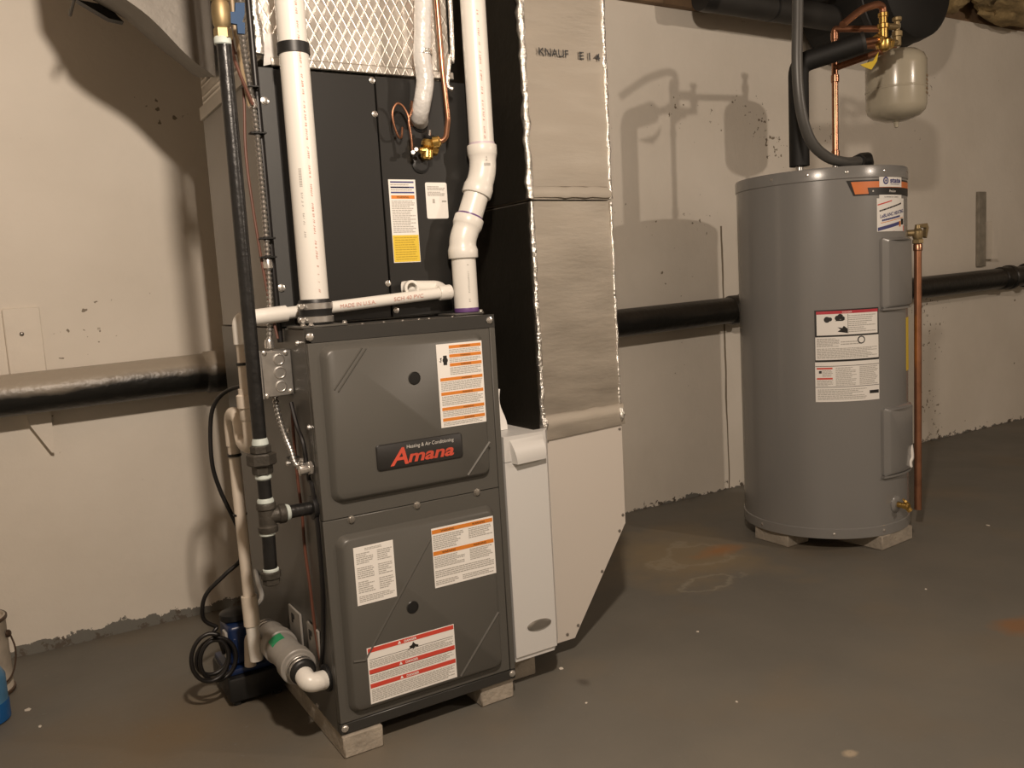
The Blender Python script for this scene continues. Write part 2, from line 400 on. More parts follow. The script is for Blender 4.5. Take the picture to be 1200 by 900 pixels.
def resample(path, step):
    P = [V(p) for p in path]; out = [P[0]]; acc = 0.0
    for a, b in zip(P, P[1:]):
        d = (b - a).length
        while acc + d >= step:
            t = (step - acc) / d; a = a + (b - a) * t; out.append(a); d = (b - a).length; acc = 0.0
        acc += d
    out.append(P[-1]); return out
def armoured(mb, path, r, step=0.005, n=12):
    P = resample(path, step)
    return mb.tube(P, [r * (1.08 if i % 2 else 0.66) for i in range(len(P))], n)
def screw(mb, p, nrm, r=0.0055, h=0.005):
    mb.lathe([(r * 1.35, 0), (r * 1.35, h * .25), (r, h * .35), (r, h * .9), (r * .7, h)], p, nrm, 8)
def rrect(x0, x1, z0, z1, r, n=5):
    out = []
    for cx, cz, a0 in ((x1 - r, z1 - r, 0), (x0 + r, z1 - r, PI / 2), (x0 + r, z0 + r, PI), (x1 - r, z0 + r, 1.5 * PI)):
        for k in range(n + 1):
            a = a0 + PI / 2 * k / n; out.append((cx + r * math.cos(a), cz + r * math.sin(a)))
    return out

# flat print: a decal maps (u, v, lift) to a point on the labelled surface
def on_front(y):
    return lambda u, v, d=0.0: V((u, y - d, v))
def on_drum(cx, cy, r):
    return lambda u, v, d=0.0: V((cx + (r + d) * math.cos(u), cy + (r + d) * math.sin(u), v))
def sheet(mb, bot0, top0, bot1, top1):
    """thin curved sheet: lower and upper rows at lift 0 and at the print height, all quads."""
    n = len(bot0); o = len(mb.v)
    mb.v += [V(p) for row in (bot0, top0, bot1, top1) for p in row]
    B0, T0, B1, T1 = o, o + n, o + 2 * n, o + 3 * n
    for k in range(n - 1):
        mb.f += [(B1 + k, B1 + k + 1, T1 + k + 1, T1 + k), (B0 + k, T0 + k, T0 + k + 1, B0 + k + 1), (B0 + k, B0 + k + 1, B1 + k + 1, B1 + k), (T0 + k, T1 + k, T1 + k + 1, T0 + k + 1)]
    mb.f += [(B0, B1, T1, T0), (B0 + n - 1, T0 + n - 1, T1 + n - 1, B1 + n - 1)]
    return mb
def patch(mb, P, u0, u1, v0, v1, d=0.0006, nu=1, shear=0.0, slope=0.0):
    """thin raised rectangle; shear/slope make parallelograms."""
    rows = []
    for lift in (0.0, d):
        us = [u0 + (u1 - u0) * k / nu for k in range(nu + 1)]
        rows.append([P(u, v0 + slope * k / nu, lift) for k, u in enumerate(us)])
        rows.append([P(u + shear, v1 + slope * k / nu, lift) for k, u in enumerate(us)])
    return sheet(mb, *rows)
def poly_patch(mb, P, pts, d):
    return mb.loft([[P(u, v, 0) for u, v in pts], [P(u, v, d) for u, v in pts]])
def fine_print(mb, P, u0, u1, v0, v1, lines, d, seed, du=1.0, ragged=0.25, fill=0.42):
    q = random.Random(seed); pitch = (v1 - v0) / lines
    for i in range(lines):
        vb = v1 - (i + 0.5 + fill / 2) * pitch; vt = vb + fill * pitch
        u = u0; end = u1 - (u1 - u0) * ragged * q.random() ** 2
        while u < end:
            w = q.uniform(0.006, 0.02) * du
            patch(mb, P, u, min(u + w, end), vb, vt, d); u += w + 0.0022 * du
    return mb
def text(mb, s, P, u0, v0, size, d, du=1.0, shear=0.0, bold=0.0, align='LEFT', width=None, slope=0.0, vertical=False):
    cu = bpy.data.curves.new('t', 'FONT'); cu.body = s; cu.size = size; cu.shear = shear; cu.offset = bold; cu.align_x = align
    cu.resolution_u = 3
    ob = bpy.data.objects.new('t', cu); col.objects.link(ob)
    me = bpy.data.meshes.new_from_object(ob)
    xs = [v.co.x for v in me.vertices] or [0, 1]; w = max(xs) - min(xs); k = (width / w) if width else 1.0
    x0 = min(xs) if width else 0.0
    vs = []
    for v in me.vertices:
        a, b = (v.co.x - x0) * k, v.co.y
        if vertical: vs.append(P(u0 + b * du, v0 - a, d))
        else: vs.append(P(u0 + a * du, v0 + b + slope * a, d))
    mb.add(vs, [tuple(p.vertices) for p in me.polygons])
    bpy.data.objects.remove(ob); bpy.data.meshes.remove(me); bpy.data.curves.remove(cu)
    return mb

# ------------------------------------------------------------------ the room
def struct(name, mb, m): return mb.build(name, m, kind='structure', smooth=0)
X0, X1, Y0, ZC = -3.2, 7.5, -6.0, 2.54
struct('floor', MB().box(X0, X1, Y0, 0.0, -0.1, 0.0), M['floor'])
struct('wall_back', MB().box(X0, X1, 0.0, 0.2, -0.1, 2.27), M['wall'])
struct('wall_left', MB().box(X0 - 0.2, X0, Y0, 0.2, -0.1, 2.27), M['wall'])
struct('wall_right', MB().box(X1, X1 + 0.2, Y0, 0.2, -0.1, 2.27), M['wall'])
struct('wall_front', MB().box(X0 - 0.2, X1 + 0.2, Y0 - 0.2, Y0, -0.1, 2.27), M['wall'])
struct('ceiling', MB().box(X0 - 0.2, X1 + 0.2, Y0 - 0.2, 0.2, ZC + 0.1, ZC + 0.2), M['ceil'])
sill = struct('trim_1', MB().box(X0, X1, 0.005, 0.16, 2.27, 2.60, 0.002), M['wood'])
ledger = struct('trim_2', MB().box(1.25, 2.25, -0.04, -0.001, 2.105, 2.20, 0.003), M['wood'])

# joists overhead, each a piece of the ceiling
ceiling = bpy.data.objects['ceiling']
for i in range(14):
    x = 0.1 + (i - 4) * 0.45
    MB().box(x, x + 0.04, Y0, -0.02, ZC - 0.08, ZC + 0.1, 0.003).build('joist', M['wood'], ceiling)

# ------------------------------------------------------------------ drain pipe along the wall
PY = -0.085
def zp(x): return 0.779 + (x + 0.2) * 0.0195      # fall of the pipe
def run(x0, x1, r=0.0585): return [(x0, PY, zp(x0)), (x1, PY, zp(x1))]
t = thing('drain_pipe', 'long black cast iron drain pipe running along the cream wall behind furnace and heater', 'pipe', (0.0, PY, 0.72))
MB().tube(run(-2.6, 0.085), 0.0585, 28).build('pipe_length', M['iron_l'], t, 'dusty grey-topped black pipe length on the left')
MB().tube(run(0.10, 4.40), 0.0570, 28).build('pipe_length', M['iron_r'], t)
MB().tube(run(4.395, 7.4), 0.0570, 28).build('pipe_length', M['iron_r'], t)
for x, m in ((0.02, M['iron_l']), (2.26, M['iron_r']), (4.37, M['iron_r'])):
    q = (x, PY, zp(x))
    MB().lathe([(0.058, -0.02), (0.064, -0.012), (0.064, 0.06), (0.070, 0.066), (0.070, 0.09), (0.058, 0.094)], q, (1, 0, 0.0195), 28).build('hub', m, t)
MB().lathe([(0.066, 0), (0.072, 0.01), (0.072, 0.05), (0.06, 0.06)], (4.62, PY, zp(4.62)), (1, 0, 0.0195), 24).build('hub', M['iron_r'], t)

# pipe supports: board behind the pipe, wedge under it
t = thing('pipe_bracket', 'cream painted board and wedge bracket holding the drain pipe at far left', 'bracket', (-0.46, 0, 0.6))
b = MB().box(-0.512, -0.418, -0.012, -0.001, 0.72, 1.012, 0.003).build('backing_board', M['plate'], t)
MB().lathe([(0.006, 0), (0.006, 0.003), (0.003, 0.005)], (-0.470, -0.0122, 0.938), (0, -1, 0), 10).build('nail_head', M['chrome'], b)
MB().prism([(-0.482, -0.001, 0.71), (-0.421, -0.001, 0.71), (-0.424, -0.001, 0.588), (-0.432, -0.001, 0.590), (-0.478, -0.001, 0.676)], (0, -0.022, 0)).build('wedge', M['plate'], t)
t = thing('pipe_bracket', 'bare grey strap bracket rising above the drain pipe at far right', 'bracket', (4.3, 0, 0.9))
MB().box(4.262, 4.335, -0.02, -0.001, 0.94, 1.358, 0.003).build('backing_board', mat('weathered_grey_board', (0.26, 0.235, 0.19), 0.75, var=0.2, scale=20), t)
MB().prism([(4.336, -0.002, 1.19), (4.40, -0.002, 0.98), (4.34, -0.002, 0.98)], (0, -0.05, 0)).build('wedge', M['plate'], t)

# ------------------------------------------------------------------ furnace
F = thing('furnace', 'dark grey enamelled gas furnace with two front doors standing on concrete pavers', 'furnace', (0.222, -0.75, 0.05))
FX, FY, FYB, FZ0, FZ1 = 0.444, -1.100, -0.38, 0.052, 0.930
MB().box(0, FX, FY, FYB, FZ0, FZ1, 0.002).build('casing', M['furn_side'], F)
hd = MB()
hd.prism([(0.0, FY - 0.016, 0.931), (FX, FY - 0.016, 0.931), (FX, FY - 0.016, 0.9015), (0.010, FY - 0.016, 0.9015), (0.0, FY - 0.016, 0.908)], (0, 0.0155, 0))
hd.build('header_strip', M['furn_dark'], F)
MB().box(0.0, FX, FY - 0.016, FY - 0.0003, FZ0, 0.076, 0.0015).build('toe_strip', M['furn_dark'], F)
MB().box(0.4295, FX, FY - 0.017, FY - 0.0003, 0.0765, 0.901, 0.0012).build('corner_post', M['furn'], F)
def door(name, z0, z1, tz0, tz1):
    d = MB(); d.box(0.0, 0.4285, FY - 0.017, FY - 0.0003, z0, z1, 0.0015)
    yb, yf = FY - 0.0165, FY - 0.033
    rings = []
    for ins, y, r in ((0, yb, 0.022), (0.002, yb - 0.003, 0.022), (0.008, yf + 0.003, 0.022), (0.012, yf, 0.022)):
        rings.append([V((x, y, z)) for x, z in rrect(0.022 + ins, 0.408 - ins, tz0 + ins, tz1 - ins, r - ins * .4, 6)])
    d.loft(rings, False, True)
    return d.build(name, M['furn'], F)
ud = door('upper_door', 0.5265, 0.9005, 0.560, 0.893)
ld = door('lower_door', 0.0775, 0.5255, 0.094, 0.490)
YF = FY - 0.033
def rib(x0, z0, x1, z1, h=0.003, w=0.006, extra=None):
    a = V((x0, YF, z0)); b_ = V((x1, YF, z1)); dd = (b_ - a).normalized(); nn = V((-dd.z, 0, dd.x)) * w / 2
    return MB().loft([[a + nn, a + V((0, -h, 0)), a - nn, a + V((0, 0.001, 0))], [b_ + nn, b_ + V((0, -h, 0)), b_ - nn, b_ + V((0, 0.001, 0))]])
rib(0.110, 0.883, 0.043, 0.802, 0.0025, 0.004).build('pressed_rib', M['furn'], ud)
rib(0.119, 0.881, 0.051, 0.797, 0.0025, 0.004).build('pressed_rib', M['furn'], ud)
rib(0.403, 0.640, 0.341, 0.572).build('pressed_rib', M['furn'], ud)
rb = rib(0.238, 0.448, 0.062, 0.211); rb.build('pressed_rib', M['furn'], ld)
rib(0.062, 0.211, 0.036, 0.215).build('pressed_rib', M['furn'], ld)
rib(0.398, 0.234, 0.288, 0.108).build('pressed_rib', M['furn'], ld)
for p, d in (((0.225, 0.807), ud), ((0.181, 0.301), ld)):
    o = (p[0], YF, p[1])
    MB().lathe([(0.0130, 0.0002), (0.0128, 0.0012), (0.006, 0.0014), (0.0, 0.0014)], o, (0, -1, 0), 20, False).build('sight_glass', M['black'], d)
    MB().lathe([(0.0145, 0), (0.0145, 0.001), (0.0132, 0.0022), (0.0132, 0)], o, (0, -1, 0), 20, False).build('grommet', M['furn_dark'], d)
for x, z in ((0.006, 0.914), (0.431, 0.918), (0.010, 0.066), (0.434, 0.066)):
    s = MB(); screw(s, (x, FY - 0.016, z), (0, -1, 0), 0.0062, 0.006); s.build('screw', M['steel'], F)
for x, z in ((0.062, 0.520), (0.216, 0.5225), (0.369, 0.525)):
    s = MB(); screw(s, (x, FY - 0.0165, z), (0, -1, 0), 0.0065, 0.006); s.build('screw', M['chrome'], F)
for y, z in ((-0.965, 0.060), (-1.084, 0.468), (-1.084, 0.445), (-0.93, 0.70), (-0.90, 0.62), (-1.078, 0.723), (-1.05, 0.90)):
    s = MB(); screw(s, (0, y, z), (-1, 0, 0), 0.0045, 0.004); s.build('screw', M['steel'], F)
for x in (0.14, 0.19, 0.235, 0.275, 0.30, 0.36):
    s = MB(); screw(s, (x, -1.07, 0.930), (0, 0, 1), 0.0035, 0.003); s.build('screw', M['chrome'], F)
# nameplate
PF = on_front(YF)
bp_ = MB(); bp_.loft([[V((x, YF - yy, z)) for x, z in rrect(0.123 + i, 0.330 - i, 0.617 + i, 0.673 - i, 0.007, 4)] for i, yy in ((0, 0), (0, 0.003), (0.001, 0.004))], False, True)
bd = bp_.build('nameplate', M['ink_blk'], ud)
PB = on_front(YF - 0.004)
tx = MB(); text(tx, 'A', PB, 0.152, 0.6245, 0.052, 0.0008, shear=0.25, bold=0.0010, width=0.043)
text(tx, 'mana', PB, 0.194, 0.6265, 0.036, 0.0008, shear=0.25, bold=0.0010, width=0.113)
tx.build('lettering', mat('red_enamel_letters', (0.60, 0.085, 0.05), 0.4), bd, 'red slanted lettering')
tx = MB(); text(tx, 'Heating & Air Conditioning', PB, 0.193, 0.657, 0.0115, 0.0008, shear=0.1, width=0.115); tx.build('lettering', M['white_ink'], bd)

def label_plate(name, parent, P, u0, u1, v0, v1, label, m='paper', d=0.0006, nu=1):
    return patch(MB(), P, u0, u1, v0, v1, d, nu).build(name, M[m], parent, label)
# tall orange-striped warning label on the upper door
lb = label_plate('warning_label', ud, PF, 0.282, 0.397, 0.689, 0.875, 'tall white label with orange warning stripes')
fp = MB()
for k, (v, u) in enumerate(((0.867, 0.313), (0.847, 0.313), (0.827, 0.313), (0.796, 0.287), (0.764, 0.287), (0.730, 0.287), (0.706, 0.287))):
    patch(MB(), PF, u, 0.394, v - 0.0035, v + 0.0035, 0.0010).build('stripe', M['orange'], lb)
    text(MB(), 'WARNING', PF, 0.340, v - 0.002, 0.0055, 0.0014).build('lettering', M['ink_blk'], lb)
for k, (u, va, vb, n) in enumerate(((0.313, 0.852, 0.862, 3), (0.313, 0.832, 0.842, 3), (0.313, 0.804, 0.822, 5), (0.288, 0.770, 0.791, 6), (0.288, 0.737, 0.759, 6), (0.288, 0.712, 0.726, 4), (0.288, 0.692, 0.701, 3))):
    fine_print(fp, PF, u, 0.393, va, vb, n, 0.0010, 11 + k, 0.5, 0.15, 0.55)
fp.build('fine_print', M['ink'], lb, kind='stuff')
pc = MB(); pc.lathe([(0.0065, 0), (0.0065, 0.001)], PF(0.302, 0.8385, 0.0006), (0, -1, 0), 12)
patch(pc, PF, 0.2975, 0.3065, 0.828, 0.849, 0.0011); patch(pc, PF, 0.289, 0.2925, 0.842, 0.8445, 0.0011, shear=0.002); patch(pc, PF, 0.2895, 0.2925, 0.835, 0.8375, 0.0011, shear=-0.002); patch(pc, PF, 0.291, 0.293, 0.8375, 0.843, 0.0011)
pc.build('pictogram', M['ink_blk'], lb)
# wiring sheet, lower door left
lb = label_plate('data_label', ld, PF, 0.055, 0.146, 0.3345, 0.462, 'plain white data label with grey print')
fp = MB(); q = 0
for (u0, u1, v0, v1, n) in ((0.080, 0.122, 0.452, 0.458, 2), (0.060, 0.098, 0.424, 0.449, 6), (0.108, 0.142, 0.424, 0.449, 6), (0.060, 0.098, 0.392, 0.418, 6), (0.108, 0.142, 0.392, 0.418, 6), (0.060, 0.098, 0.360, 0.387, 6), (0.108, 0.142, 0.360, 0.387, 6), (0.060, 0.142, 0.340, 0.355, 4)):
    q += 1; fine_print(fp, PF, u0, u1, v0, v1, n, 0.0010, 40 + q, 0.5, 0.5, 0.5)
fp.build('fine_print', M['ink'], lb, kind='stuff')
# two-stripe warning label, lower door right
lb = label_plate('warning_label', ld, PF, 0.239, 0.398, 0.330, 0.467, 'white label with two orange warning stripes')
st = MB(); tx = MB(); fp = MB()
for v in (0.4585, 0.409):
    patch(MB(), PF, 0.240, 0.396, v - 0.0045, v + 0.0045, 0.0010).build('stripe', M['orange'], lb)
    text(MB(), 'WARNING', PF, 0.262, v - 0.0025, 0.007, 0.0014).build('lettering', M['ink_blk'], lb); text(MB(), 'WARNING', PF, 0.342, v - 0.0025, 0.007, 0.0014).build('lettering', M['ink_blk'], lb)
for k, (u0, u1, v0, v1, n) in enumerate(((0.242, 0.320, 0.417, 0.451, 8), (0.332, 0.394, 0.426, 0.451, 6), (0.242, 0.320, 0.375, 0.402, 7), (0.332, 0.394, 0.375, 0.402, 7), (0.242, 0.394, 0.352, 0.370, 4), (0.242, 0.300, 0.335, 0.347, 3), (0.310, 0.394, 0.335, 0.347, 3))):
    fine_print(fp, PF, u0, u1, v0, v1, n, 0.0010, 60 + k, 0.5, 0.3, 0.55)
fp.build('fine_print', M['ink'], lb, kind='stuff')
# danger label
lb = label_plate('danger_label', ld, PF, 0.067, 0.2785, 0.110, 0.2365, 'large white label with three red danger stripes')
st = MB(); tx = MB(); fp = MB(); pc = MB()
for v in (0.230, 0.182, 0.150):
    patch(MB(), PF, 0.069, 0.277, v - 0.0048, v + 0.0048, 0.0010).build('stripe', M['red'], lb)
    poly_patch(MB(), lambda u, w, d=0: PF(u, w, 0.001 + d), [(0.139, v - 0.003), (0.147, v - 0.003), (0.143, v + 0.004)], 0.0004).build('warning_triangle', M['paper'], lb)
    text(MB(), 'DANGER', PF, 0.154, v - 0.0028, 0.0075, 0.0014, bold=0.0002).build('lettering', M['paper'], lb)
for k, (v0, v1, n) in enumerate(((0.190, 0.206, 5), (0.158, 0.174, 5), (0.114, 0.142, 8))):
    fine_print(fp, PF, 0.071, 0.274, v0, v1, n, 0.0010, 80 + k, 0.6, 0.1, 0.55)
for v in (0.2085, 0.1765):
    patch(pc, PF, 0.071, 0.274, v, v + 0.0008, 0.0010)
poly_patch(pc, lambda u, w, d=0: PF(u, w, 0.0006 + d), [(0.160, 0.206), (0.168, 0.208), (0.166, 0.214), (0.172, 0.216), (0.176, 0.2225), (0.181, 0.216), (0.188, 0.213), (0.187, 0.208), (0.180, 0.211), (0.176, 0.206), (0.171, 0.210)], 0.0006)
fp.build('fine_print', M['ink'], lb, kind='stuff'); pc.build('pictogram', M['ink_blk'], lb)
# intake and vent flanges on the top
MB().box(-0.004, 0.098, -1.098, -0.995, 0.9305, 0.936, 0.002).build('pipe_flange', M['furn_side'], F)
MB().box(0.385, 0.462, -1.040, -0.945, 0.9305, 0.936, 0.002).build('pipe_flange', M['furn_side'], F)
for x, y in ((0.002, -1.092), (0.092, -1.092), (0.018, -1.095), (0.456, -1.034)):
    s = MB(); screw(s, (x, y, 0.936), (0, 0, 1), 0.0045, 0.006); s.build('screw', M['steel'], F)
MB().lathe([(0.024, -0.001), (0.026, 0.002), (0.026, 0.010), (0.020, 0.012)], (0, -1.077, 0.551), (-1, 0, 0), 20).build('gas_grommet', M['rubber'], F)
MB().lathe([(0.028, -0.001), (0.030, 0.002), (0.030, 0.008), (0.024, 0.012)], (0, -1.064, 0.166), (-1, 0, 0), 20).build('drain_grommet', M['rubber'], F)

# concrete pavers under the furnace
def paver(x0, x1, y0, y1, label, grp, z1=0.05, rot=0.0):
    c = V(((x0 + x1) / 2, (y0 + y1) / 2, 0))
    m = MB().box(x0, x1, y0, y1, 0.0, z1, 0.003)
    for v in m.v:
        d_ = v - c; cs, sn = math.cos(rot), math.sin(rot)
        v.x, v.y = c.x + d_.x * cs - d_.y * sn, c.y + d_.x * sn + d_.y * cs
    o = m.build('concrete_paver', M['block'], origin=c); tag(o, label, 'paver', grp); return o
G = 'pavers under the furnace'
paver(0.002, 0.094, -1.122, -0.62, 'pale concrete paver under the front left corner of the grey furnace', G)
paver(0.352, 0.443, -1.105, -0.78, 'pale concrete paver under the front right corner of the grey furnace', G)
paver(0.462, 0.552, -1.035, -0.66, 'concrete paver under the white filter cabinet beside the furnace', G)

# ------------------------------------------------------------------ evaporator coil cabinet
KY, KB, KZ = -0.943, -0.398, 1.490
Kt = thing('coil_cabinet', 'black-fronted evaporator coil cabinet standing on top of the furnace', 'coil cabinet', (0.222, -0.67, 0.931))
MB().box(0.0, FX, KY + 0.012, KB, 0.932, KZ, 0.002).build('casing', M['galv_grey'], Kt, 'dull grey cabinet side')
MB().box(-0.001, 0.033, KY, KY + 0.05, 0.932, KZ, 0.0015).build('front_flange', M['coil_edge'], Kt)
MB().box(0.0332, 0.062, KY + 0.008, KY + 0.02, 0.933, KZ - 0.001).build('recess', M['coil_gap'], Kt)
MB().box(0.0622, 0.263, KY - 0.004, KY + 0.0115, 0.936, KZ - 0.002, 0.0015).build('front_panel', M['coil_front'], Kt)
pnl = MB().box(0.266, 0.500, KY - 0.004, KY + 0.0115, 0.936, KZ - 0.002, 0.0015).build('front_panel', M['coil_front'], Kt)
for x, z in ((0.258, 1.478), (0.2585, 1.403), (0.260, 1.016), (0.276, 0.952)):
    s = MB(); screw(s, (x, KY - 0.004, z), (0, -1, 0), 0.0055, 0.005); s.build('screw', M['steel'], Kt)
for x, z in ((0.008, 1.419), (0.008, 1.018)):
    s = MB(); screw(s, (x, KY, z), (0, -1, 0), 0.0065, 0.006); s.build('screw', M['steel'], Kt)
MB().prism([(-0.007, KY + 0.05, 1.478), (-0.007, KB, 1.478), (-0.007, KB, 1.510), (-0.007, KY + 0.05, 1.507)], (0.0065, 0, 0)).build('top_flange', mat('light_galvanised_flange', (0.50, 0.47, 0.42), 0.4, metal=0.2), Kt)
PK = on_front(KY - 0.004)
lb = label_plate('instruction_label', pnl, PK, 0.2795, 0.3485, 1.063, 1.256, 'tall label with blue, orange and yellow print')
for v in (1.250, 1.238, 1.226): patch(MB(), PK, 0.284, 0.344, v - 0.0018, v + 0.0018, 0.0010).build('stripe', M['navy'], lb)
patch(MB(), PK, 0.284, 0.344, 1.2115, 1.2195, 0.0010).build('stripe', M['orange'], lb)
patch(MB(), PK, 0.2805, 0.3475, 1.0645, 1.127, 0.0010).build('yellow_field', M['yellow'], lb)
fp = MB(); fine_print(fp, PK, 0.284, 0.344, 1.132, 1.208, 18, 0.0010, 101, 0.5, 0.3, 0.5); fine_print(fp, PK, 0.284, 0.344, 1.229, 1.247, 3, 0.0010, 104, 0.4); fp.build('fine_print', M['ink'], lb, kind='stuff')
fp = MB(); fine_print(fp, PK, 0.285, 0.343, 1.068, 1.124, 10, 0.0014, 102, 0.5, 0.3, 0.35); fp.build('fine_print', mat('ochre_small_print', (0.50, 0.34, 0.03), 0.6), lb, kind='stuff')
tx = MB(); text(tx, 'WARNING', PK, 0.298, 1.2132, 0.0065, 0.0014); tx.build('lettering', M['ink_blk'], lb)
lb = MB().loft([[V((x, KY - 0.004 - d_, z)) for x, z in rrect(0.374, 0.4315, 1.1645, 1.2500, 0.004, 3)] for d_ in (0, 0.0006)], False, True).build('data_label', M['paper'], pnl, 'small white data plate')
fp = MB()
for k, (u0, u1, v0, v1, n) in enumerate(((0.379, 0.426, 1.231, 1.242, 3), (0.379, 0.426, 1.218, 1.229, 3))):
    fine_print(fp, PK, u0, u1, v0, v1, n, 0.0010, 110 + k, 0.4, 0.4, 0.6)
patch(fp, PK, 0.416, 0.428, 1.2035, 1.2075, 0.001); patch(fp, PK, 0.391, 0.397, 1.201, 1.211, 0.001)
fp.build('fine_print', M['ink'], lb, kind='stuff')
MB().lathe([(0.019, 0), (0.019, 0.003), (0.014, 0.006), (0.012, 0.006)], (0.372, KY - 0.004, 1.385), (0, -1, 0), 18).build('grommet', M['rubber'], Kt)
MB().lathe([(0.022, 0), (0.022, 0.003), (0.016, 0.006), (0.014, 0.006)], (0.366, KY - 0.004, 1.292), (0, -1, 0), 18).build('grommet', M['rubber'], Kt)

# supply plenum above the coil
Pl = thing('supply_plenum', 'foil wrapped supply plenum with crossed scrim threads above the coil cabinet', 'plenum', (0.222, -0.67, 1.51))
MB().box(0.002, 0.470, KY + 0.003, KB, 1.508, 2.38, 0.006).build('wrapped_body', M['foil_plenum'], Pl)
pts = [(0.004, KY + 0.002, 1.515 + i * 0.03) for i in range(29)]
MB().tube([(p[0] + rng.uniform(-.003, .003), p[1] + rng.uniform(-.003, .003), p[2]) for p in pts], [0.011 + rng.uniform(-.002, .003) for _ in pts], 10).build('corner_tape', M['foil_tape'], Pl)
MB().box(0.028, 0.472, KY - 0.003, KY + 0.004, 1.494, 1.512, 0.002).build('flange_tape', M['foil_plenum'], Pl)
tri = MB(); tri.prism([(0.012, KY - 0.001, 1.492), (0.085, KY - 0.003, 1.512), (0.085, KY - 0.003, 1.56), (0.02, KY - 0.001, 1.56)], (0, 0.004, 0)); tri.build('foil_flap', M['galv'], Pl)

# foil wrapped trunk duct rising to the left from the plenum
tr = MB()
profA = [(-0.02, 1.530), (-0.15, 1.640), (-0.265, 1.742), (-0.31, 1.83), (-0.32, 2.37), (-0.005, 2.37)]
profB = [(-0.006, 1.600), (-0.16, 1.735), (-0.265, 1.790), (-0.31, 1.87), (-0.32, 2.37), (-0.005, 2.37)]
N = 10
def sub(pr):
    out = []
    for (a, b_) in zip(pr, pr[1:] + pr[:1]):
        for k in range(N): out.append((a[0] + (b_[0] - a[0]) * k / N, a[1] + (b_[1] - a[1]) * k / N))
    return out
sA, sB = sub(profA), sub(profB)
rings = []
for k in range(9):
    t_ = k / 8; y = -0.66 + 0.30 * t_; rr = []
    for (xa, za), (xb, zb) in zip(sA, sB):
        x = xa + (xb - xa) * t_; z = za + (zb - za) * t_
        w = noise.noise(V((x * 7, y * 7, z * 7))) * 0.012
        rr.append(V((x + (w * .5 if x < -0.03 else 0), y + w * .4, z + w)))
    rings.append(rr)
tr.loft(rings, True, True)
T_ = thing('trunk_duct', 'crumpled foil wrapped trunk duct sloping up to the left near the ceiling', 'duct', (-0.2, -0.5, 1.7))
tr.build('wrapped_body', M['foil_trunk'], T_, smooth=30)
MB().tube(spline([(-0.29, -0.36, 1.73), (-0.29, -0.50, 1.735), (-0.29, -0.664, 1.745), (-0.27, -0.668, 1.85), (-0.27, -0.668, 2.3)], 6), 0.004, 8).build('hanger_strap', M['gasfit'], T_)
MB().prism([(-0.165, -0.355, 1.728), (-0.20, -0.355, 1.733), (-0.27, -0.355, 1.772), (-0.20, -0.355, 1.765)], (0, 0.03, 0)).build('tape_tail', M['rubber'], T_)

# ------------------------------------------------------------------ return side: filter cabinet, boot, duct
Ft = thing('filter_cabinet', 'white air filter cabinet with a scooped handle standing against the furnace', 'filter cabinet', (0.52, -0.85, 0.05))
MB().box(0.447, 0.575, -1.085, -0.560, 0.075, 0.636, 0.003).build('cabinet_body', M['cab'], Ft)
dr = MB()
dr.prism([(0.449, -1.0855, z0_) for z0_ in ()] or [(0.449, -1.0855, 0.100), (0.449, -1.117, 0.100), (0.567, -1.117, 0.100), (0.592, -1.085, 0.100), (0.592, -1.0855, 0.100)], (0, 0, 0.480))
# bevelled foot of the door
dr.prism([(0.449, -1.0855, 0.088), (0.449, -1.112, 0.088), (0.562, -1.112, 0.088), (0.592, -1.0855, 0.100)], (0, 0, 0.012))
dr.build('filter_door', M['cab'], Ft, smooth=20)
tp = MB(); tp.prism([(0.449, -1.0855, 0.5815), (0.449, -1.117, 0.5815), (0.567, -1.117, 0.5815), (0.592, -1.0855, 0.5815)], (0, 0, 0.0605)); tp.build('top_panel', M['cab'], Ft, smooth=20)
hn = MB(); rings = []
for k in range(9):
    a = k / 8; z = 0.632 - 0.056 * a; out = 0.019 * math.sin(a * PI * 0.62) ** 0.8 + 0.0008
    rings.append([V((0.463 + 0.006 * a, -1.1165, z)), V((0.465 + 0.008 * a, -1.117 - out, z)), V((0.556, -1.117 - out * 0.85, z + 0.002)), V((0.564, -1.1165, z + 0.002))])
hn.loft(rings, True, True); hn.build('scoop_handle', M['cab'], Ft, smooth=40)
ov = MB(); ov.loft([[V((0.518 + 0.034 * s_ * math.cos(a), -1.117 - d_, 0.168 + 0.0125 * s_ * math.sin(a))) for a in [2 * PI * k / 28 for k in range(28)]] for s_, d_ in ((1, 0), (1, 0.003), (0.86, 0.005))], False, True)
bdg = ov.build('oval_badge', M['chrome'], Ft)
tx = MB(); text(tx, 'airclean', on_front(-1.122), 0.495, 0.165, 0.011, 0.0002, shear=0.2, width=0.044) if False else None
s = MB(); screw(s, (0.584, -1.088, 0.598), (0.6, -0.8, 0), 0.003, 0.002); s.build('screw', M['chrome'], Ft)
MB().box(0.449, 0.600, -0.80, -0.56, 0.6365, 0.648, 0.002).build('rear_lip', M['galv'], Ft)
FXL = 0.505
fl = MB(); fl.loft([[V((FXL + 0.004 * math.sin(k * 0.7), -1.000, 0.637 + k * 0.0115)), V((FXL + 0.020 + 0.006 * math.sin(k * 0.6 + 1) - 0.0012 * k, -1.002, 0.637 + k * 0.0115)), V((FXL + 0.019 + 0.006 * math.sin(k * 0.6 + 1) - 0.0012 * k, -0.992, 0.637 + k * 0.0115)), V((FXL + 0.004 * math.sin(k * 0.7), -0.990, 0.637 + k * 0.0115))] for k in range(10)])
fl.build('torn_filter_edge', M['paper'], Ft)

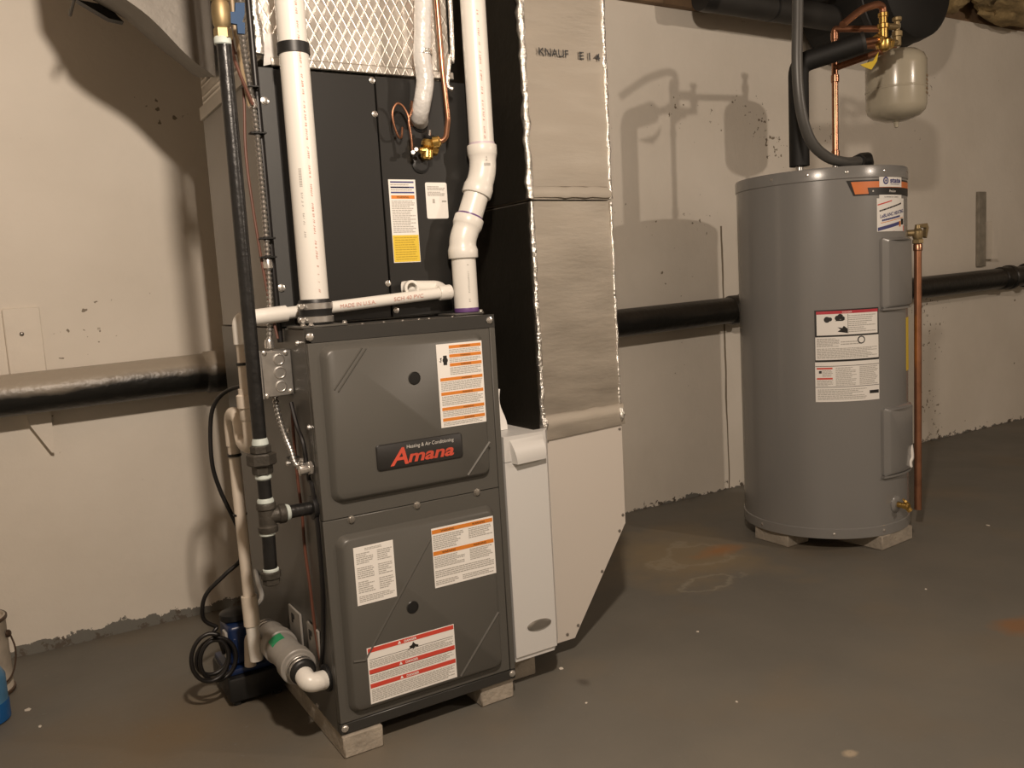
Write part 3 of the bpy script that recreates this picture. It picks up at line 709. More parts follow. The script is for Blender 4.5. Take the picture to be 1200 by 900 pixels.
Bt = thing('return_boot', 'cream white sheet metal return boot with a slanted lower corner', 'duct boot', (0.76, -0.78, 0.05))
bo = MB(); bo.prism([(0.600, -1.0, 0.098), (0.668, -1.0, 0.046), (0.700, -1.0, 0.048), (0.887, -1.0, 0.327), (0.889, -1.0, 0.606), (0.600, -1.0, 0.606)], (0, 0.44, 0))
bo.build('boot_body', M['boot'], Bt, smooth=0)
fl = MB(); fl.prism([(0.630, -1.0005, 0.046), (0.700, -1.0005, 0.046), (0.888, -1.0005, 0.326), (0.890, -1.0005, 0.6075), (0.630, -1.0005, 0.6075)], (0, -0.003, 0)); fl.build('face_flange', M['boot'], Bt, smooth=0)
for x, z in ((0.882, 0.590), (0.880, 0.350), (0.866, 0.308), (0.800, 0.208), (0.712, 0.078), (0.676, 0.062), (0.645, 0.590)):
    s = MB(); screw(s, (x, -1.0035, z), (0, -1, 0), 0.0034, 0.003); s.build('screw', M['chrome'], Bt)

Dt = thing('return_duct', 'tall foil faced return air duct standing on the white boot', 'duct', (0.76, -0.77, 0.607))
DX0, DX1, DY0, DY1 = 0.638, 0.889, -1.0, -0.55
def duct_section(z0, z1, seed, dx=0.0):
    m = MB(); n = 10; rings = []
    for k in range(25):
        z = z0 + (z1 - z0) * k / 24; rr = []
        per = [(DX0 + (DX1 - DX0) * i / n, DY0) for i in range(n)] + [(DX1, DY0 + (DY1 - DY0) * i / n) for i in range(n)] + [(DX1 - (DX1 - DX0) * i / n, DY1) for i in range(n)] + [(DX0, DY1 - (DY1 - DY0) * i / n) for i in range(n)]
        for i, (x, y) in enumerate(per):
            w = noise.noise(V((x * 7 + seed, y * 7, z * 9))) * 0.0035
            rr.append(V((x + (w if abs(y - DY0) > 1e-6 else 0), y + (w if abs(y - DY0) < 1e-6 else 0), z)))
        rings.append(rr)
    return m.loft(rings, True, True)
sec1 = duct_section(0.607, 1.200, 1).build('duct_section', M['foil_duct'], Dt, smooth=30)
sec2 = duct_section(1.204, 2.38, 5).build('duct_section', M['foil_duct'], Dt, smooth=30)
def tape_edge(x, y, z0, z1, r, seed):
    q = random.Random(seed); n = int((z1 - z0) / 0.02)
    return MB().tube([(x + q.uniform(-1, 1) * r * .25, y + q.uniform(-1, 1) * r * .25, z0 + (z1 - z0) * i / n) for i in range(n + 1)], [r * q.uniform(0.7, 1.15) for _ in range(n + 1)], 10)
tape_edge(DX0, DY0, 0.625, 1.198, 0.0075, 3).build('corner_tape', M['foil_tape'], Dt)
tape_edge(DX0 - 0.002, DY0, 1.206, 2.36, 0.0105, 4).build('corner_tape', M['foil_tape'], Dt)
tape_edge(DX1, DY0, 0.625, 1.198, 0.0042, 5).build('corner_tape', M['foil_tape'], Dt)
tape_edge(DX1, DY0, 1.206, 2.36, 0.0062, 6).build('corner_tape', M['foil_tape'], Dt)
tp = MB(); n = 12; rings = []
for k in range(n + 1):
    x = DX0 - 0.004 + (DX1 - DX0 + 0.008) * k / n; j = 0.0025 * noise.noise(V((k * .7, 1, 2)))
    rings.append([V((x, DY0 + 0.001, 1.206 + j)), V((x, DY0 - 0.005, 1.209 + j)), V((x, DY0 - 0.006, 1.222 + j)), V((x, DY0 - 0.003, 1.236 + j)), V((x, DY0 + 0.001, 1.238))])
tp.loft(rings); tp.build('joint_tape', M['foil_duct'], Dt)
tp = MB(); rings = []
for k in range(n + 1):
    x = DX0 - 0.003 + (DX1 - DX0 + 0.012) * k / n; j = 0.006 * noise.noise(V((k * .6, 4, 2)))
    zb = 0.592 + 0.010 * abs(k / n - 0.05)
    rings.append([V((x, DY0 + 0.001, zb)), V((x, DY0 - 0.009, zb + 0.001)), V((x, DY0 - 0.008 + j * .4, zb + 0.03)), V((x, DY0 - 0.004, 0.655 + j)), V((x, DY0 + 0.001, 0.66 + j))])
tp.loft(rings); tp.build('skirt_tape', M['foil_duct'], Dt)
for q_ in ((DX0, DY0 - 0.004, 0.632), (DX1, DY0 - 0.003, 0.628)):
    bl = MB(); bm = bmesh.new(); bmesh.ops.create_icosphere(bm, subdivisions=2, radius=0.011)
    for v in bm.verts: v.co = v.co * (1 + 0.35 * noise.noise(v.co * 260)) ; v.co.z *= 1.9; v.co += V(q_)
    bl.frombm(bm).build('crumpled_tape', M['foil_tape'], Dt)
bd_ = MB(); bd_.box(0.890, 0.928, -0.955, -0.90, 1.205, 1.545, 0.012, 2); bd_.build('wrap_flap', mat('grey_white_wrap', (0.42, 0.385, 0.33), 0.5, metal=0.2), Dt)
tx = MB(); PD = on_front(DY0 - 0.004)
text(MB(), 'KNAUF', PD, 0.682, 1.5555, 0.026, 0.0005, width=0.090, bold=.0004).build('lettering', M['ink_blk'], sec2, 'black stamped lettering')
text(MB(), 'E 1 4', PD, 0.806, 1.5555, 0.026, 0.0005, width=0.066, bold=.0004).build('lettering', M['ink_blk'], sec2, 'black stamped lettering')
M['foil_shade'] = foil_mat('shade_toned_foil', (0.022, 0.020, 0.016), 0.30, 0.2, 0.12, (1, 1, 1), 9)  # near-black colour stands in for shade and dark reflections on the furnace-side face
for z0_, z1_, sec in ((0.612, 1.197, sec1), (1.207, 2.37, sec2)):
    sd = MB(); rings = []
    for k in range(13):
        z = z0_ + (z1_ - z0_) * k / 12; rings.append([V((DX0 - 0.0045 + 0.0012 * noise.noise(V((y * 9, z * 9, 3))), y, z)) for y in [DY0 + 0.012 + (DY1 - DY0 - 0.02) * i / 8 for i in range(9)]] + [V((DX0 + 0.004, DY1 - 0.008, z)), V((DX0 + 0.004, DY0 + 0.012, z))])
    sd.loft(rings).build('side_shade_sheet', M['foil_shade'], Dt, 'nearly black sheet painting shade over the side face')  # added sheet over the same foil, dark only to paint in shade

# ------------------------------------------------------------------ white vent pipes
def cyl_map(cx, cy, r): return on_drum(cx, cy, r)
V1 = thing('intake_pipe', 'white plastic intake pipe rising from the front left of the furnace top', 'pipe', (0.047, -1.044, 0.937))
px, py = 0.047, -1.044
pp = MB().tube([(px, py, 0.985), (px, py, 2.36)], 0.0302, 32).build('pipe', M['pvc'], V1)
MB().lathe([(0.0345, 0), (0.036, 0.003), (0.036, 0.013), (0.0345, 0.014), (0.0345, 0.026), (0.036, 0.030), (0.036, 0.044), (0.0335, 0.052), (0.0305, 0.053)], (px, py, 0.937), (0, 0, 1), 32).build('rubber_coupling', M['rubber'], V1)
for z in (0.9405, 0.9685):
    cl = MB().lathe([(0.0362, 0), (0.0372, 0.001), (0.0372, 0.0125), (0.0362, 0.0135)], (px, py, z), (0, 0, 1), 32, False).build('hose_clamp', M['galv'], V1)
    hs = MB(); c_ = V((px - 0.036, py - 0.016, z + 0.007)); hs.box(c_.x - 0.008, c_.x + 0.006, c_.y - 0.006, c_.y + 0.006, c_.z - 0.006, c_.z + 0.006, 0.002)
    hs.hexnut((c_.x, c_.y - 0.006, c_.z), (-0.3, -1, 0), 0.0055, 0.009); hs.build('clamp_screw', M['steel'], cl)
MB().lathe([(0.0303, 0), (0.0335, 0.001), (0.0335, 0.022), (0.0303, 0.023)], (px, py, 1.492), (0, 0, 1), 32).build('rubber_band', M['rubber'], V1)
P1 = cyl_map(px, py, 0.0302); pr = MB(); q = random.Random(5)
a0 = math.atan2(-2.84 + 1.044, -0.558 - 0.047)
def pipe_print(mb, P, ang, z0, z1, r, q, h=0.0042):
    z = z1
    while z > z0:
        w = q.uniform(0.0018, 0.0036)
        patch(mb, P, ang - h / r / 2, ang + h / r / 2 * q.choice((-.2, .3, 1)), z - w * .4, z, 0.0003)
        patch(mb, P, ang - h / r / 2 * q.choice((1, .2)), ang + h / r / 2, z - w, z - w * .55, 0.0003)
        z -= w + q.choice((0.0014, 0.0016, 0.0018, 0.005, 0.014))
pipe_print(pr, P1, a0 + 0.42, 1.00, 1.66, 0.0302, q); pr.build('printed_line', M['ink_red'], pp, 'faded red printed line', kind='stuff')
pr = MB(); pipe_print(pr, P1, a0 - 0.25, 1.12, 1.21, 0.0302, q, 0.004)
for k in range(14): patch(pr, P1, a0 - 0.36, a0 - 0.16, 1.222 + k * 0.0027, 1.2235 + k * 0.0027 + 0.0006 * (k % 2), 0.0003)
pr.build('printed_line', M['ink'], pp, 'grey printed code', kind='stuff')

V2 = thing('exhaust_pipe', 'white plastic exhaust pipe with two offset elbows at the furnace right', 'pipe', (0.441, -0.988, 0.937))
yy = -0.988
A, B, C_, D_ = V((0.443, yy, 1.105)), V((0.4445, yy, 1.105)), V((0.513, yy, 1.272)), V((0.513, yy, 1.33))
lp = MB().tube([(0.443, yy, 0.937), (0.443, yy, 1.085)], 0.0295, 32).build('pipe', M['pvc'], V2)
dirn = (C_ - A).normalized()
MB().lathe([(0.0298, 0), (0.0300, 0.001), (0.0300, 0.009), (0.0297, 0.010)], (0.443, yy, 0.937), (0, 0, 1), 32).build('primer_ring', M['primer'], V2)
def elbow(p0, d0, p1, d1, hub=0.036, body=0.0325, hl=0.030):
    """fitting from hub at p0 to hub at p1; d0, d1 point along travel"""
    d0 = V(d0).normalized(); d1 = V(d1).normalized(); p0 = V(p0); p1 = V(p1)
    e0 = p0 + d0 * hl; e1 = p1 - d1 * hl; path = [p0, p0 + d0 * 0.002, e0 - d0 * 0.002, e0]
    rad = [hub - .001, hub, hub, hub - .001]
    L_ = (e1 - e0).length
    for k in range(1, 8):
        t_ = k / 8; c1 = e0 + d0 * L_ * .45; c2 = e1 - d1 * L_ * .45
        path.append((1 - t_) ** 3 * e0 + 3 * (1 - t_) ** 2 * t_ * c1 + 3 * (1 - t_) * t_ ** 2 * c2 + t_ ** 3 * e1); rad.append(body)
    path += [e1, e1 + d1 * 0.002, p1 - d1 * 0.002, p1]; rad += [hub - .001, hub, hub, hub - .001]
    return MB().tube(path, rad, 32)
m1 = A + dirn * 0.062; m2 = C_ - dirn * 0.062
elbow((0.443, yy, 1.066), (0, 0, 1), m1, dirn, hl=0.022).build('elbow', M['pvc'], V2)
MB().tube([m1 - dirn * .004, m1 + dirn * 0.005], 0.0312, 32).build('primer_ring', M['primer'], V2)
MB().tube([m1, m2], 0.0302, 32).build('pipe', M['pvc'], V2)
e2 = elbow(m2, dirn, (0.513, yy, 1.334), (0, 0, 1), hl=0.024).build('elbow', M['pvc'], V2)
MB().tube([(0.513, yy, 1.3342), (0.513, yy, 1.340)], 0.0312, 32).build('primer_ring', mat('faint_primer', (0.62, 0.54, 0.60), 0.4), V2)
up_ = MB().tube([(0.513, yy, 1.33), (0.511, yy, 2.36)], 0.0302, 32).build('pipe', M['pvc'], V2)
a2 = math.atan2(-2.84 + .988, -0.558 - 0.513)
pr = MB(); pipe_print(pr, cyl_map(0.513, yy, 0.0303), a2 + 0.30, 1.345, 1.64, 0.0302, q); pr.build('printed_line', M['ink_red'], up_, kind='stuff')
pr = MB(); pipe_print(pr, cyl_map(0.443, yy, 0.0296), a2 + 0.35, 0.955, 1.05, 0.0302, q); pr.build('printed_line', M['ink'], lp, kind='stuff')
pr = MB(); Pe = cyl_map(0.5105, yy, 0.0328)
for k in range(6): patch(pr, Pe, a2 + 0.16 + k * 0.085, a2 + 0.22 + k * 0.085, 1.282, 1.288, 0.0006)
patch(pr, Pe, a2 + 0.30, a2 + 0.42, 1.294, 1.296, 0.0006); patch(pr, Pe, a2 + 0.34, a2 + 0.40, 1.299, 1.304, 0.0006)
pr.build('printed_mark', M['ink'], e2, kind='stuff')

# ------------------------------------------------------------------ condensate drain from the coil
Ct = thing('condensate_drain', 'aged white condensate pipe from coil round the furnace side down to pump', 'pipe', (-0.1, -0.85, 0.2))
r_ = 0.0133
cx_, cy_ = -0.098, -0.985
hp = MB().tube([(cx_, cy_, 0.957), (0.375, cy_, 0.986)], r_, 20).build('pipe', M['pvc'], Ct)
pr = MB(); text(pr, 'MADE IN U.S.A.', lambda u, v, d=0: V((u, cy_ - r_ - 0.0003 - d, v + (u - cx_) * 0.0613)), 0.12, 0.953, 0.012, 0.0003, width=0.085)
text(pr, 'SCH 40 PVC', lambda u, v, d=0: V((u, cy_ - r_ - 0.0003 - d, v + (u - cx_) * 0.0613)), 0.25, 0.953, 0.012, 0.0003, width=0.075)
pr.build('printed_line', M['ink_red'], hp, 'faded red printed words', kind='stuff')
MB().lathe([(0.0165, 0), (0.0178, 0.002), (0.0178, 0.030), (0.0165, 0.032), (0.0, 0.034)], (0.372, cy_, 0.9858), (1, 0, 0.0613), 20).build('end_cap', M['pvc'], Ct)
MB().tube(fillet([(0.385, cy_, 0.988), (0.385, -0.955, 1.000), (0.315, -0.955, 1.003), (0.300, -0.942, 1.003)], 0.012), 0.0165, 18).build('tee', M['pvc'], Ct)
MB().lathe([(0.0182, 0), (0.0182, 0.012), (0.0125, 0.013), (0.0125, 0.002)], (0.304, -0.972, 1.002), (0.0, -1, 0), 20, False).build('socket', M['pvc'], Ct)
MB().tube(fillet([(cx_ + 0.10, cy_, 0.9632), (cx_ + 0.098, cy_, 0.963), (cx_, cy_, 0.957), (cx_, cy_, 0.905)], [0.001, 0.016]), 0.0175, 20).build('elbow', M['pvc'], Ct)
MB().tube([(cx_, cy_, 0.91), (cx_ - 0.001, cy_, 0.79)], r_, 20).build('pipe', M['pvc_old'], Ct)
MB().lathe([(0.017, 0), (0.019, 0.003), (0.019, 0.026), (0.023, 0.028), (0.023, 0.054), (0.018, 0.057), (0.018, 0.068)], (cx_, cy_, 0.742), (0, 0, 1), 20).build('union', M['pvc_old'], Ct)
MB().tube(fillet([(cx_, cy_, 0.745), (cx_, cy_, 0.682), (cx_, -0.900, 0.682), (cx_, -0.900, 0.742), (cx_, -0.815, 0.742), (cx_, -0.815, 0.665)], [0.042, 0.042, 0.04, 0.042], 9), 0.0162, 20).build('trap', M['pvc_old'], Ct)
MB().tube([(cx_, -0.815, 0.67), (cx_ - 0.002, -0.835, 0.295)], 0.0135, 20).build('pipe', M['pvc_old'], Ct)
MB().tube([(cx_ - 0.002, -0.835, 0.31), (cx_ - 0.002, -0.838, 0.24)], 0.0185, 20).build('coupling', M['pvc_old'], Ct)
MB().tube([(cx_ - 0.002, -0.838, 0.25), (cx_ + 0.0, -0.842, 0.155)], 0.0155, 20).build('pipe', M['pvc'], Ct)
for z in (0.86, 0.64, 0.50):
    MB().lathe([(0.0150, 0), (0.0162, 0.001), (0.0162, 0.005), (0.0150, 0.006)], (cx_ - 0.001, cy_ if z > .8 else -0.82, z), (0, 0, 1), 16).build('cable_tie', M['black'], Ct)

# ------------------------------------------------------------------ condensate neutraliser on the furnace side
Nt = thing('condensate_neutralizer', 'grey condensate neutraliser tube with green mark strapped low to the furnace side', 'neutralizer', (-0.06, -0.95, 0.14))
nx, nz = -0.052, 0.190
for y0_, y1_ in ((-0.905, -0.815), (-1.035, -0.955)):
    pl = MB(); pl.box(-0.006, -0.0005, y0_, y1_, 0.150, 0.262, 0.002)
    pt = pl.build('bracket_plate', M['pvc_grey'], Nt)
    MB().box(-0.0075, -0.0062, y0_ + 0.045, y0_ + 0.065, 0.236, 0.248, 0.0005).build('slot', M['coil_gap'], pt)
    MB().box(-0.0075, -0.0062, y0_ + 0.058, y0_ + 0.065, 0.224, 0.236, 0.0005).build('slot', M['coil_gap'], pt)
    MB().lathe([(0.0375, 0), (0.040, 0.002), (0.040, 0.034), (0.0375, 0.036)], (nx, y0_ + 0.01, nz), (0, 1, 0), 26).build('saddle', M['pvc_grey'], Nt)
bdy = MB().lathe([(0.026, 0), (0.031, 0.004), (0.035, 0.014), (0.035, 0.225), (0.031, 0.235), (0.026, 0.240)], (nx, -1.030, nz), (0, 1, 0), 28).build('tube_body', M['pvc_grey'], Nt)
gm = MB(); Pn = lambda u, v, d=0: V((nx + (0.035 + d) * math.cos(u), v, nz + (0.035 + d) * math.sin(u)))
patch(gm, Pn, PI * 0.50, PI * 0.80, -0.930, -0.872, 0.0008, 6); gm.build('green_mark', M['green'], bdy)
for y0_, nm in ((-1.062, 'rubber_coupling'), (-0.795, 'rubber_coupling')):
    MB().lathe([(0.021, 0), (0.026, 0.003), (0.029, 0.008), (0.029, 0.030), (0.025, 0.036)], (nx, y0_, nz), (0, 1, 0), 24).build(nm, M['rubber'], Nt)
    for k in (0.008, 0.022):
        MB().lathe([(0.0292, 0), (0.0302, 0.001), (0.0302, 0.007), (0.0292, 0.008)], (nx, y0_ + k, nz), (0, 1, 0), 24, False).build('hose_clamp', M['galv'], Nt)
MB().tube(fillet([(nx, -0.765, nz), (nx, -0.735, nz), (-0.085, -0.735, 0.17), (-0.09, -0.735, 0.10)], 0.02), 0.014, 16).build('outlet_pipe', M['pvc_old'], Nt)
MB().tube(fillet([(nx, -1.050, nz - 0.004), (nx, -1.088, 0.176), (-0.014, -1.074, 0.168)], [0.014], 8), 0.0205, 22).build('elbow', M['pvc'], Nt, 'bright white elbow')

# ------------------------------------------------------------------ condensate pump and its cord
Pt = thing('condensate_pump', 'small blue and black condensate pump on the floor behind the furnace', 'pump', (-0.08, -0.63, 0))
MB().box(-0.145, -0.008, -0.73, -0.55, 0.012, 0.075, 0.008, 2).build('tank', M['black'], Pt)
MB().box(-0.142, -0.01, -0.715, -0.57, 0.0755, 0.092, 0.005, 2).build('lid', M['pumpblue'], Pt)
MB().box(-0.128, -0.045, -0.700, -0.60, 0.0925, 0.195, 0.012, 3).build('motor_cover', M['pumpblue'], Pt)
for k in range(3): MB().box(-0.120 + k * 0.028, -0.108 + k * 0.028, -0.704, -0.698, 0.10, 0.165, 0.002).build('rib', M['pumpblue'], Pt)
MB().box(-0.134, -0.128, -0.69, -0.66, 0.11, 0.180, 0.001).build('rating_label', M['ink'], Pt, 'grey side label')
MB().lathe([(0.032, 0), (0.036, 0.004), (0.036, 0.018), (0.026, 0.024)], (-0.098, -0.645, 0.1945), (0, 0, 1), 20).build('motor_cap', M['black'], Pt)
for x in (-0.135, -0.035): MB().box(x, x + 0.02, -0.72, -0.70, 0.0, 0.0125, 0.003).build('foot', M['black'], Pt)
MB().tube(spline([(-0.06, -0.62, 0.19), (-0.03, -0.66, 0.235), (-0.02, -0.60, 0.26), (0.0, -0.5, 0.26)], 6), 0.006, 8).build('discharge_tube', mat('clear_grey_tubing', (0.35, 0.34, 0.32), 0.25), Pt)
cd = MB()
cord = [(-0.03, -0.86, 0.79), (-0.065, -0.78, 0.795), (-0.098, -0.72, 0.770), (-0.118, -0.70, 0.72), (-0.126, -0.70, 0.616), (-0.113, -0.70, 0.54), (-0.082, -0.71, 0.438), (-0.082, -0.72, 0.372), (-0.124, -0.72, 0.338), (-0.168, -0.71, 0.300), (-0.182, -0.70, 0.262), (-0.178, -0.69, 0.225), (-0.15, -0.69, 0.20)]
cd.tube(spline(cord, 8), 0.0052, 10)
q = random.Random(12)
loop = []
for k in range(46):
    a = k / 45 * 2 * PI * 3.0; rr_ = 0.043 + 0.011 * math.sin(a * 0.55 + 1); t_ = k / 45
    loop.append((-0.178 + 0.018 * t_ + rr_ * math.cos(a + 1.2) * 0.95, -0.72 + 0.05 * (t_ - .5), 0.136 + 0.012 * math.sin(a * .37) + (rr_ + .004) * math.sin(a + 1.2) * (1.25 - .35 * t_)))
cd.tube(spline([(-0.15, -0.69, 0.20), (-0.165, -0.70, 0.19)] + loop + [(-0.14, -0.69, 0.13)], 3), 0.0052, 10)
cd.build('power_cord', M['cable'], Pt, 'black power cord looping down to a coil')

# ------------------------------------------------------------------ gas line
Gt = thing('gas_pipe', 'vertical black iron gas pipe with union, tee and capped drip leg', 'pipe', (-0.104, -1.077, 0.4))
gx, gy = -0.104, -1.077
MB().tube([(gx + 0.002, gy, 1.50), (gx, gy, 0.705)], 0.0142, 20).build('pipe', M['gasblack'], Gt)
MB().lathe([(0.0146, 0), (0.0165, 0.002), (0.0165, 0.012), (0.0146, 0.015)], (gx, gy, 1.490), (0, 0, 1), 20).build('thread_dope', M['dope'], Gt)
MB().lathe([(0.0146, 0), (0.0170, 0.003), (0.0165, 0.010), (0.0146, 0.016)], (gx, gy, 0.699), (0, 0, 1), 20).build('thread_dope', M['dope'], Gt)
un = MB(); un.hexnut((gx, gy, 0.684), (0, 0, 1), 0.021, 0.016); un.hexnut((gx, gy, 0.659), (0, 0, 1), 0.030, 0.025); un.hexnut((gx, gy, 0.640), (0, 0, 1), 0.021, 0.019)
un.build('union', M['gasfit'], Gt, smooth=15)
MB().lathe([(0.0146, 0), (0.0168, 0.003), (0.0165, 0.008), (0.0146, 0.012)], (gx, gy, 0.629), (0, 0, 1), 20).build('thread_dope', M['dope'], Gt)
MB().tube([(gx, gy, 0.632), (gx, gy, 0.58)], 0.0142, 20).build('pipe', M['gasblack'], Gt)
MB().lathe([(0.0146, 0), (0.0172, 0.003), (0.0168, 0.008), (0.0146, 0.012)], (gx, gy, 0.578), (0, 0, 1), 20).build('thread_dope', M['dope'], Gt)
te = MB().lathe([(0.0195, 0), (0.0205, 0.003), (0.0205, 0.012), (0.0175, 0.015), (0.0175, 0.047), (0.0205, 0.050), (0.0205, 0.060), (0.0195, 0.062)], (gx, gy, 0.518), (0, 0, 1), 22)
te.lathe([(0.0170, 0.004), (0.0175, 0.022), (0.0205, 0.025), (0.0205, 0.036), (0.0195, 0.038)], (gx, gy, 0.551), (1, 0, 0), 22); te.build('tee', M['gasfit'], Gt)
MB().lathe([(0.0146, 0), (0.0180, 0.002), (0.0165, 0.008), (0.0146, 0.010)], (gx + 0.038, gy, 0.551), (1, 0, 0), 20).build('thread_dope', M['dope'], Gt)
MB().tube([(gx + 0.03, gy, 0.551), (0.0, gy, 0.551)], 0.0140, 20).build('branch_pipe', M['gasblack'], Gt)
MB().tube([(gx - 0.001, gy, 0.52), (gx - 0.003, gy, 0.428)], 0.0142, 20).build('drip_leg', M['gasblack'], Gt)
for z in (0.511, 0.4335):
    MB().lathe([(0.0146, 0), (0.0165, 0.002), (0.0165, 0.006), (0.0146, 0.008)], (gx - 0.002, gy, z), (0, 0, 1), 20).build('thread_dope', M['dope'], Gt)
MB().lathe([(0.014, 0), (0.018, 0.003), (0.018, 0.014), (0.021, 0.016), (0.021, 0.028), (0.0195, 0.030)], (gx - 0.003, gy, 0.4055), (0, 0, 1), 8).build('cap', M['gasfit'], Gt, smooth=15)
gv = MB(); gv.hexnut((gx + .002, gy, 1.500), (0, 0, 1), 0.0175, 0.022); gv.lathe([(0.014, 0), (0.0175, 0.008), (0.0185, 0.025), (0.0175, 0.042), (0.014, 0.050)], (gx + .002, gy, 1.522), (0, 0, 1), 22); gv.hexnut((gx + .002, gy, 1.572), (0, 0, 1), 0.0185, 0.022)
gv.build('shutoff_valve', M['brass_dull'], Gt, smooth=25)
MB().tube([(gx + .002, gy, 1.59), (gx + .002, gy, 2.36)], 0.0142, 18).build('pipe', M['gasblack'], Gt)
hb = MB(); hb.tube([(gx + .012, gy, 1.542), (gx + 0.03, gy - 0.002, 1.542)], 0.006, 10)
hb.prism([(-0.075, -1.078, 1.570), (-0.057, -1.078, 1.572), (-0.059, -1.078, 1.550), (-0.065, -1.078, 1.535), (-0.060, -1.078, 1.534), (-0.062, -1.078, 1.513), (-0.075, -1.078, 1.513), (-0.0755, -1.078, 1.530), (-0.090, -1.078, 1.531), (-0.086, -1.078, 1.552), (-0.077, -1.078, 1.553)], (0, -0.008, 0))
hb.build('valve_handle', M['blue'], Gt, 'blue valve handle', smooth=0)

# ------------------------------------------------------------------ electrical box, conduits, thermostat wires
Jt = thing('junction_box', 'small galvanised junction box with three knockouts on the furnace side', 'junction box', (-0.035, -0.97, 0.79))
jb = MB().box(-0.066, -0.0005, -1.000, -0.945, 0.787, 0.886, 0.002).build('box_body', M['galv'], Jt)
MB().box(-0.072, -0.0665, -1.004, -0.940, 0.784, 0.889, 0.0012).build('cover_plate', mat('dull_cover_steel', (0.40, 0.385, 0.36), 0.4, metal=0.7), Jt)
for z in (0.866, 0.838, 0.808):
    rr_ = 0.0125 if z != 0.838 else 0.0135
    MB().lathe([(rr_, 0), (rr_, 0.0018), (rr_ - 0.0022, 0.0024), (rr_ - 0.003, 0.0004), (rr_ - 0.003, 0)], (-0.028, -1.000, z), (0, -1, 0), 22, False).build('knockout', M['steel'], Jt)
for x, z in ((-0.012, 0.879), (-0.008, 0.795), (-0.058, 0.882), (-0.060, 0.790)):
    s = MB(); screw(s, (x, -1.000, z), (0, -1, 0), 0.0042, 0.005); s.build('screw', M['steel'], Jt)
cf = thing('armoured_conduit', 'ribbed steel conduit running up the coil cabinet side to the ceiling', 'conduit', (-0.03, -0.97, 0.89))
path = [(-0.036, -0.970, 0.905), (-0.028, -0.970, 0.98), (-0.024, -0.970, 1.07), (-0.022, -0.970, 1.20), (-0.023, -0.970, 1.356), (-0.030, -0.970, 1.45), (-0.034, -0.970, 1.53), (-0.033, -0.970, 1.60), (-0.035, -0.965, 2.0), (-0.035, -0.96, 2.36)]
armoured(MB(), spline(path, 10), 0.0068).build('ribbed_sheath', M['galv'], cf)
for z in (0.889, 1.060, 1.395):
    x = {0.889: -0.037, 1.06: -0.0245, 1.395: -0.026}[z]
    MB().lathe([(0.008, 0), (0.0105, 0.002), (0.0105, 0.014), (0.0085, 0.020)], (x, -0.970, z), (0, 0, 1), 14).build('connector', M['steel'], cf)
for z, x in ((1.085, -0.0242), (1.125, -0.023), (1.345, -0.0225), (1.44, -0.029)):
    MB().box(x - 0.016, x + 0.018, -0.980, -0.960, z - 0.002, z + 0.002, 0.001).build('cable_tie', M['black'], cf)
cs = MB().tube(spline([(-0.008, -0.955, 0.90), (-0.010, -0.955, 1.09), (-0.010, -0.955, 1.27), (-0.011, -0.955, 1.42), (-0.012, -0.957, 1.52), (-0.012, -0.957, 2.36)], 8), 0.0070, 12)
tag(cs.build('cable', M['cable'], origin=(-0.01, -0.955, 0.9)), 'smooth black cable beside the ribbed steel conduit on the coil cabinet', 'cable')
cl_ = thing('armoured_conduit', 'short ribbed steel whip from junction box down into the furnace side', 'conduit', (-0.03, -1.0, 0.64))
armoured(MB(), spline([(-0.034, -0.962, 0.787), (-0.031, -0.970, 0.74), (-0.030, -1.000, 0.70), (-0.030, -1.035, 0.672), (-0.032, -1.062, 0.650), (-0.026, -1.078, 0.640)], 10), 0.0070).build('ribbed_sheath', M['galv'], cl_)
cc = MB(); cc.lathe([(0.009, 0), (0.0125, 0.002), (0.0125, 0.016), (0.010, 0.022), (0.010, 0.030)], (-0.032, -1.085, 0.638), (1, -0.1, 0.03), 16); cc.hexnut((-0.012, -1.087, 0.639), (1, 0, 0), 0.015, 0.008); cc.build('connector', M['steel'], cl_)
s = MB(); screw(s, (-0.028, -1.092, 0.652), (0, -0.6, 0.8), 0.004, 0.014); s.build('connector_screw', M['steel'], cl_)
MB().box(-0.042, -0.018, -1.052, -1.038, 0.657, 0.661, 0.001).build('cable_tie', M['black'], cl_)
def wire(name, pts, r, m, label, cat='wire', grp=None):
    o = MB().tube(spline(pts, 7), r, 8).build(name, m, origin=pts[len(pts) // 2]); tag(o, label, cat, grp); return o
wire('control_wire', [(-0.006, -0.99, 0.76), (-0.006, -0.985, 0.70), (-0.006, -0.985, 0.60), (-0.006, -0.995, 0.52), (-0.006, -0.993, 0.445), (-0.006, -1.008, 0.35), (-0.006, -1.016, 0.265), (-0.004, -1.03, 0.19)], 0.0035, M['wire_red'], 'reddish control wire running down the furnace side below the steel whip')
wire('control_wire', [(-0.010, -1.00, 0.77), (-0.010, -1.03, 0.72), (-0.008, -1.057, 0.685), (-0.006, -1.066, 0.613), (-0.006, -1.083, 0.60), (-0.005, -1.092, 0.53), (-0.005, -1.095, 0.47), (-0.005, -1.09, 0.37), (-0.004, -1.06, 0.25), (-0.004, -1.03, 0.18)], 0.0048, M['cable'], 'dark control cable bending past the gas inlet on the furnace side')
wire('control_wire', [(-0.022, -0.985, 0.91), (-0.030, -0.97, 1.0), (-0.040, -0.96, 1.15), (-0.046, -0.955, 1.30), (-0.040, -0.958, 1.42), (-0.045, -0.965, 1.50), (-0.06, -0.97, 1.60), (-0.06, -0.97, 2.36)], 0.0030, M['wire_red'], 'thin brown wire hanging beside the ribbed conduit left of coil cabinet')
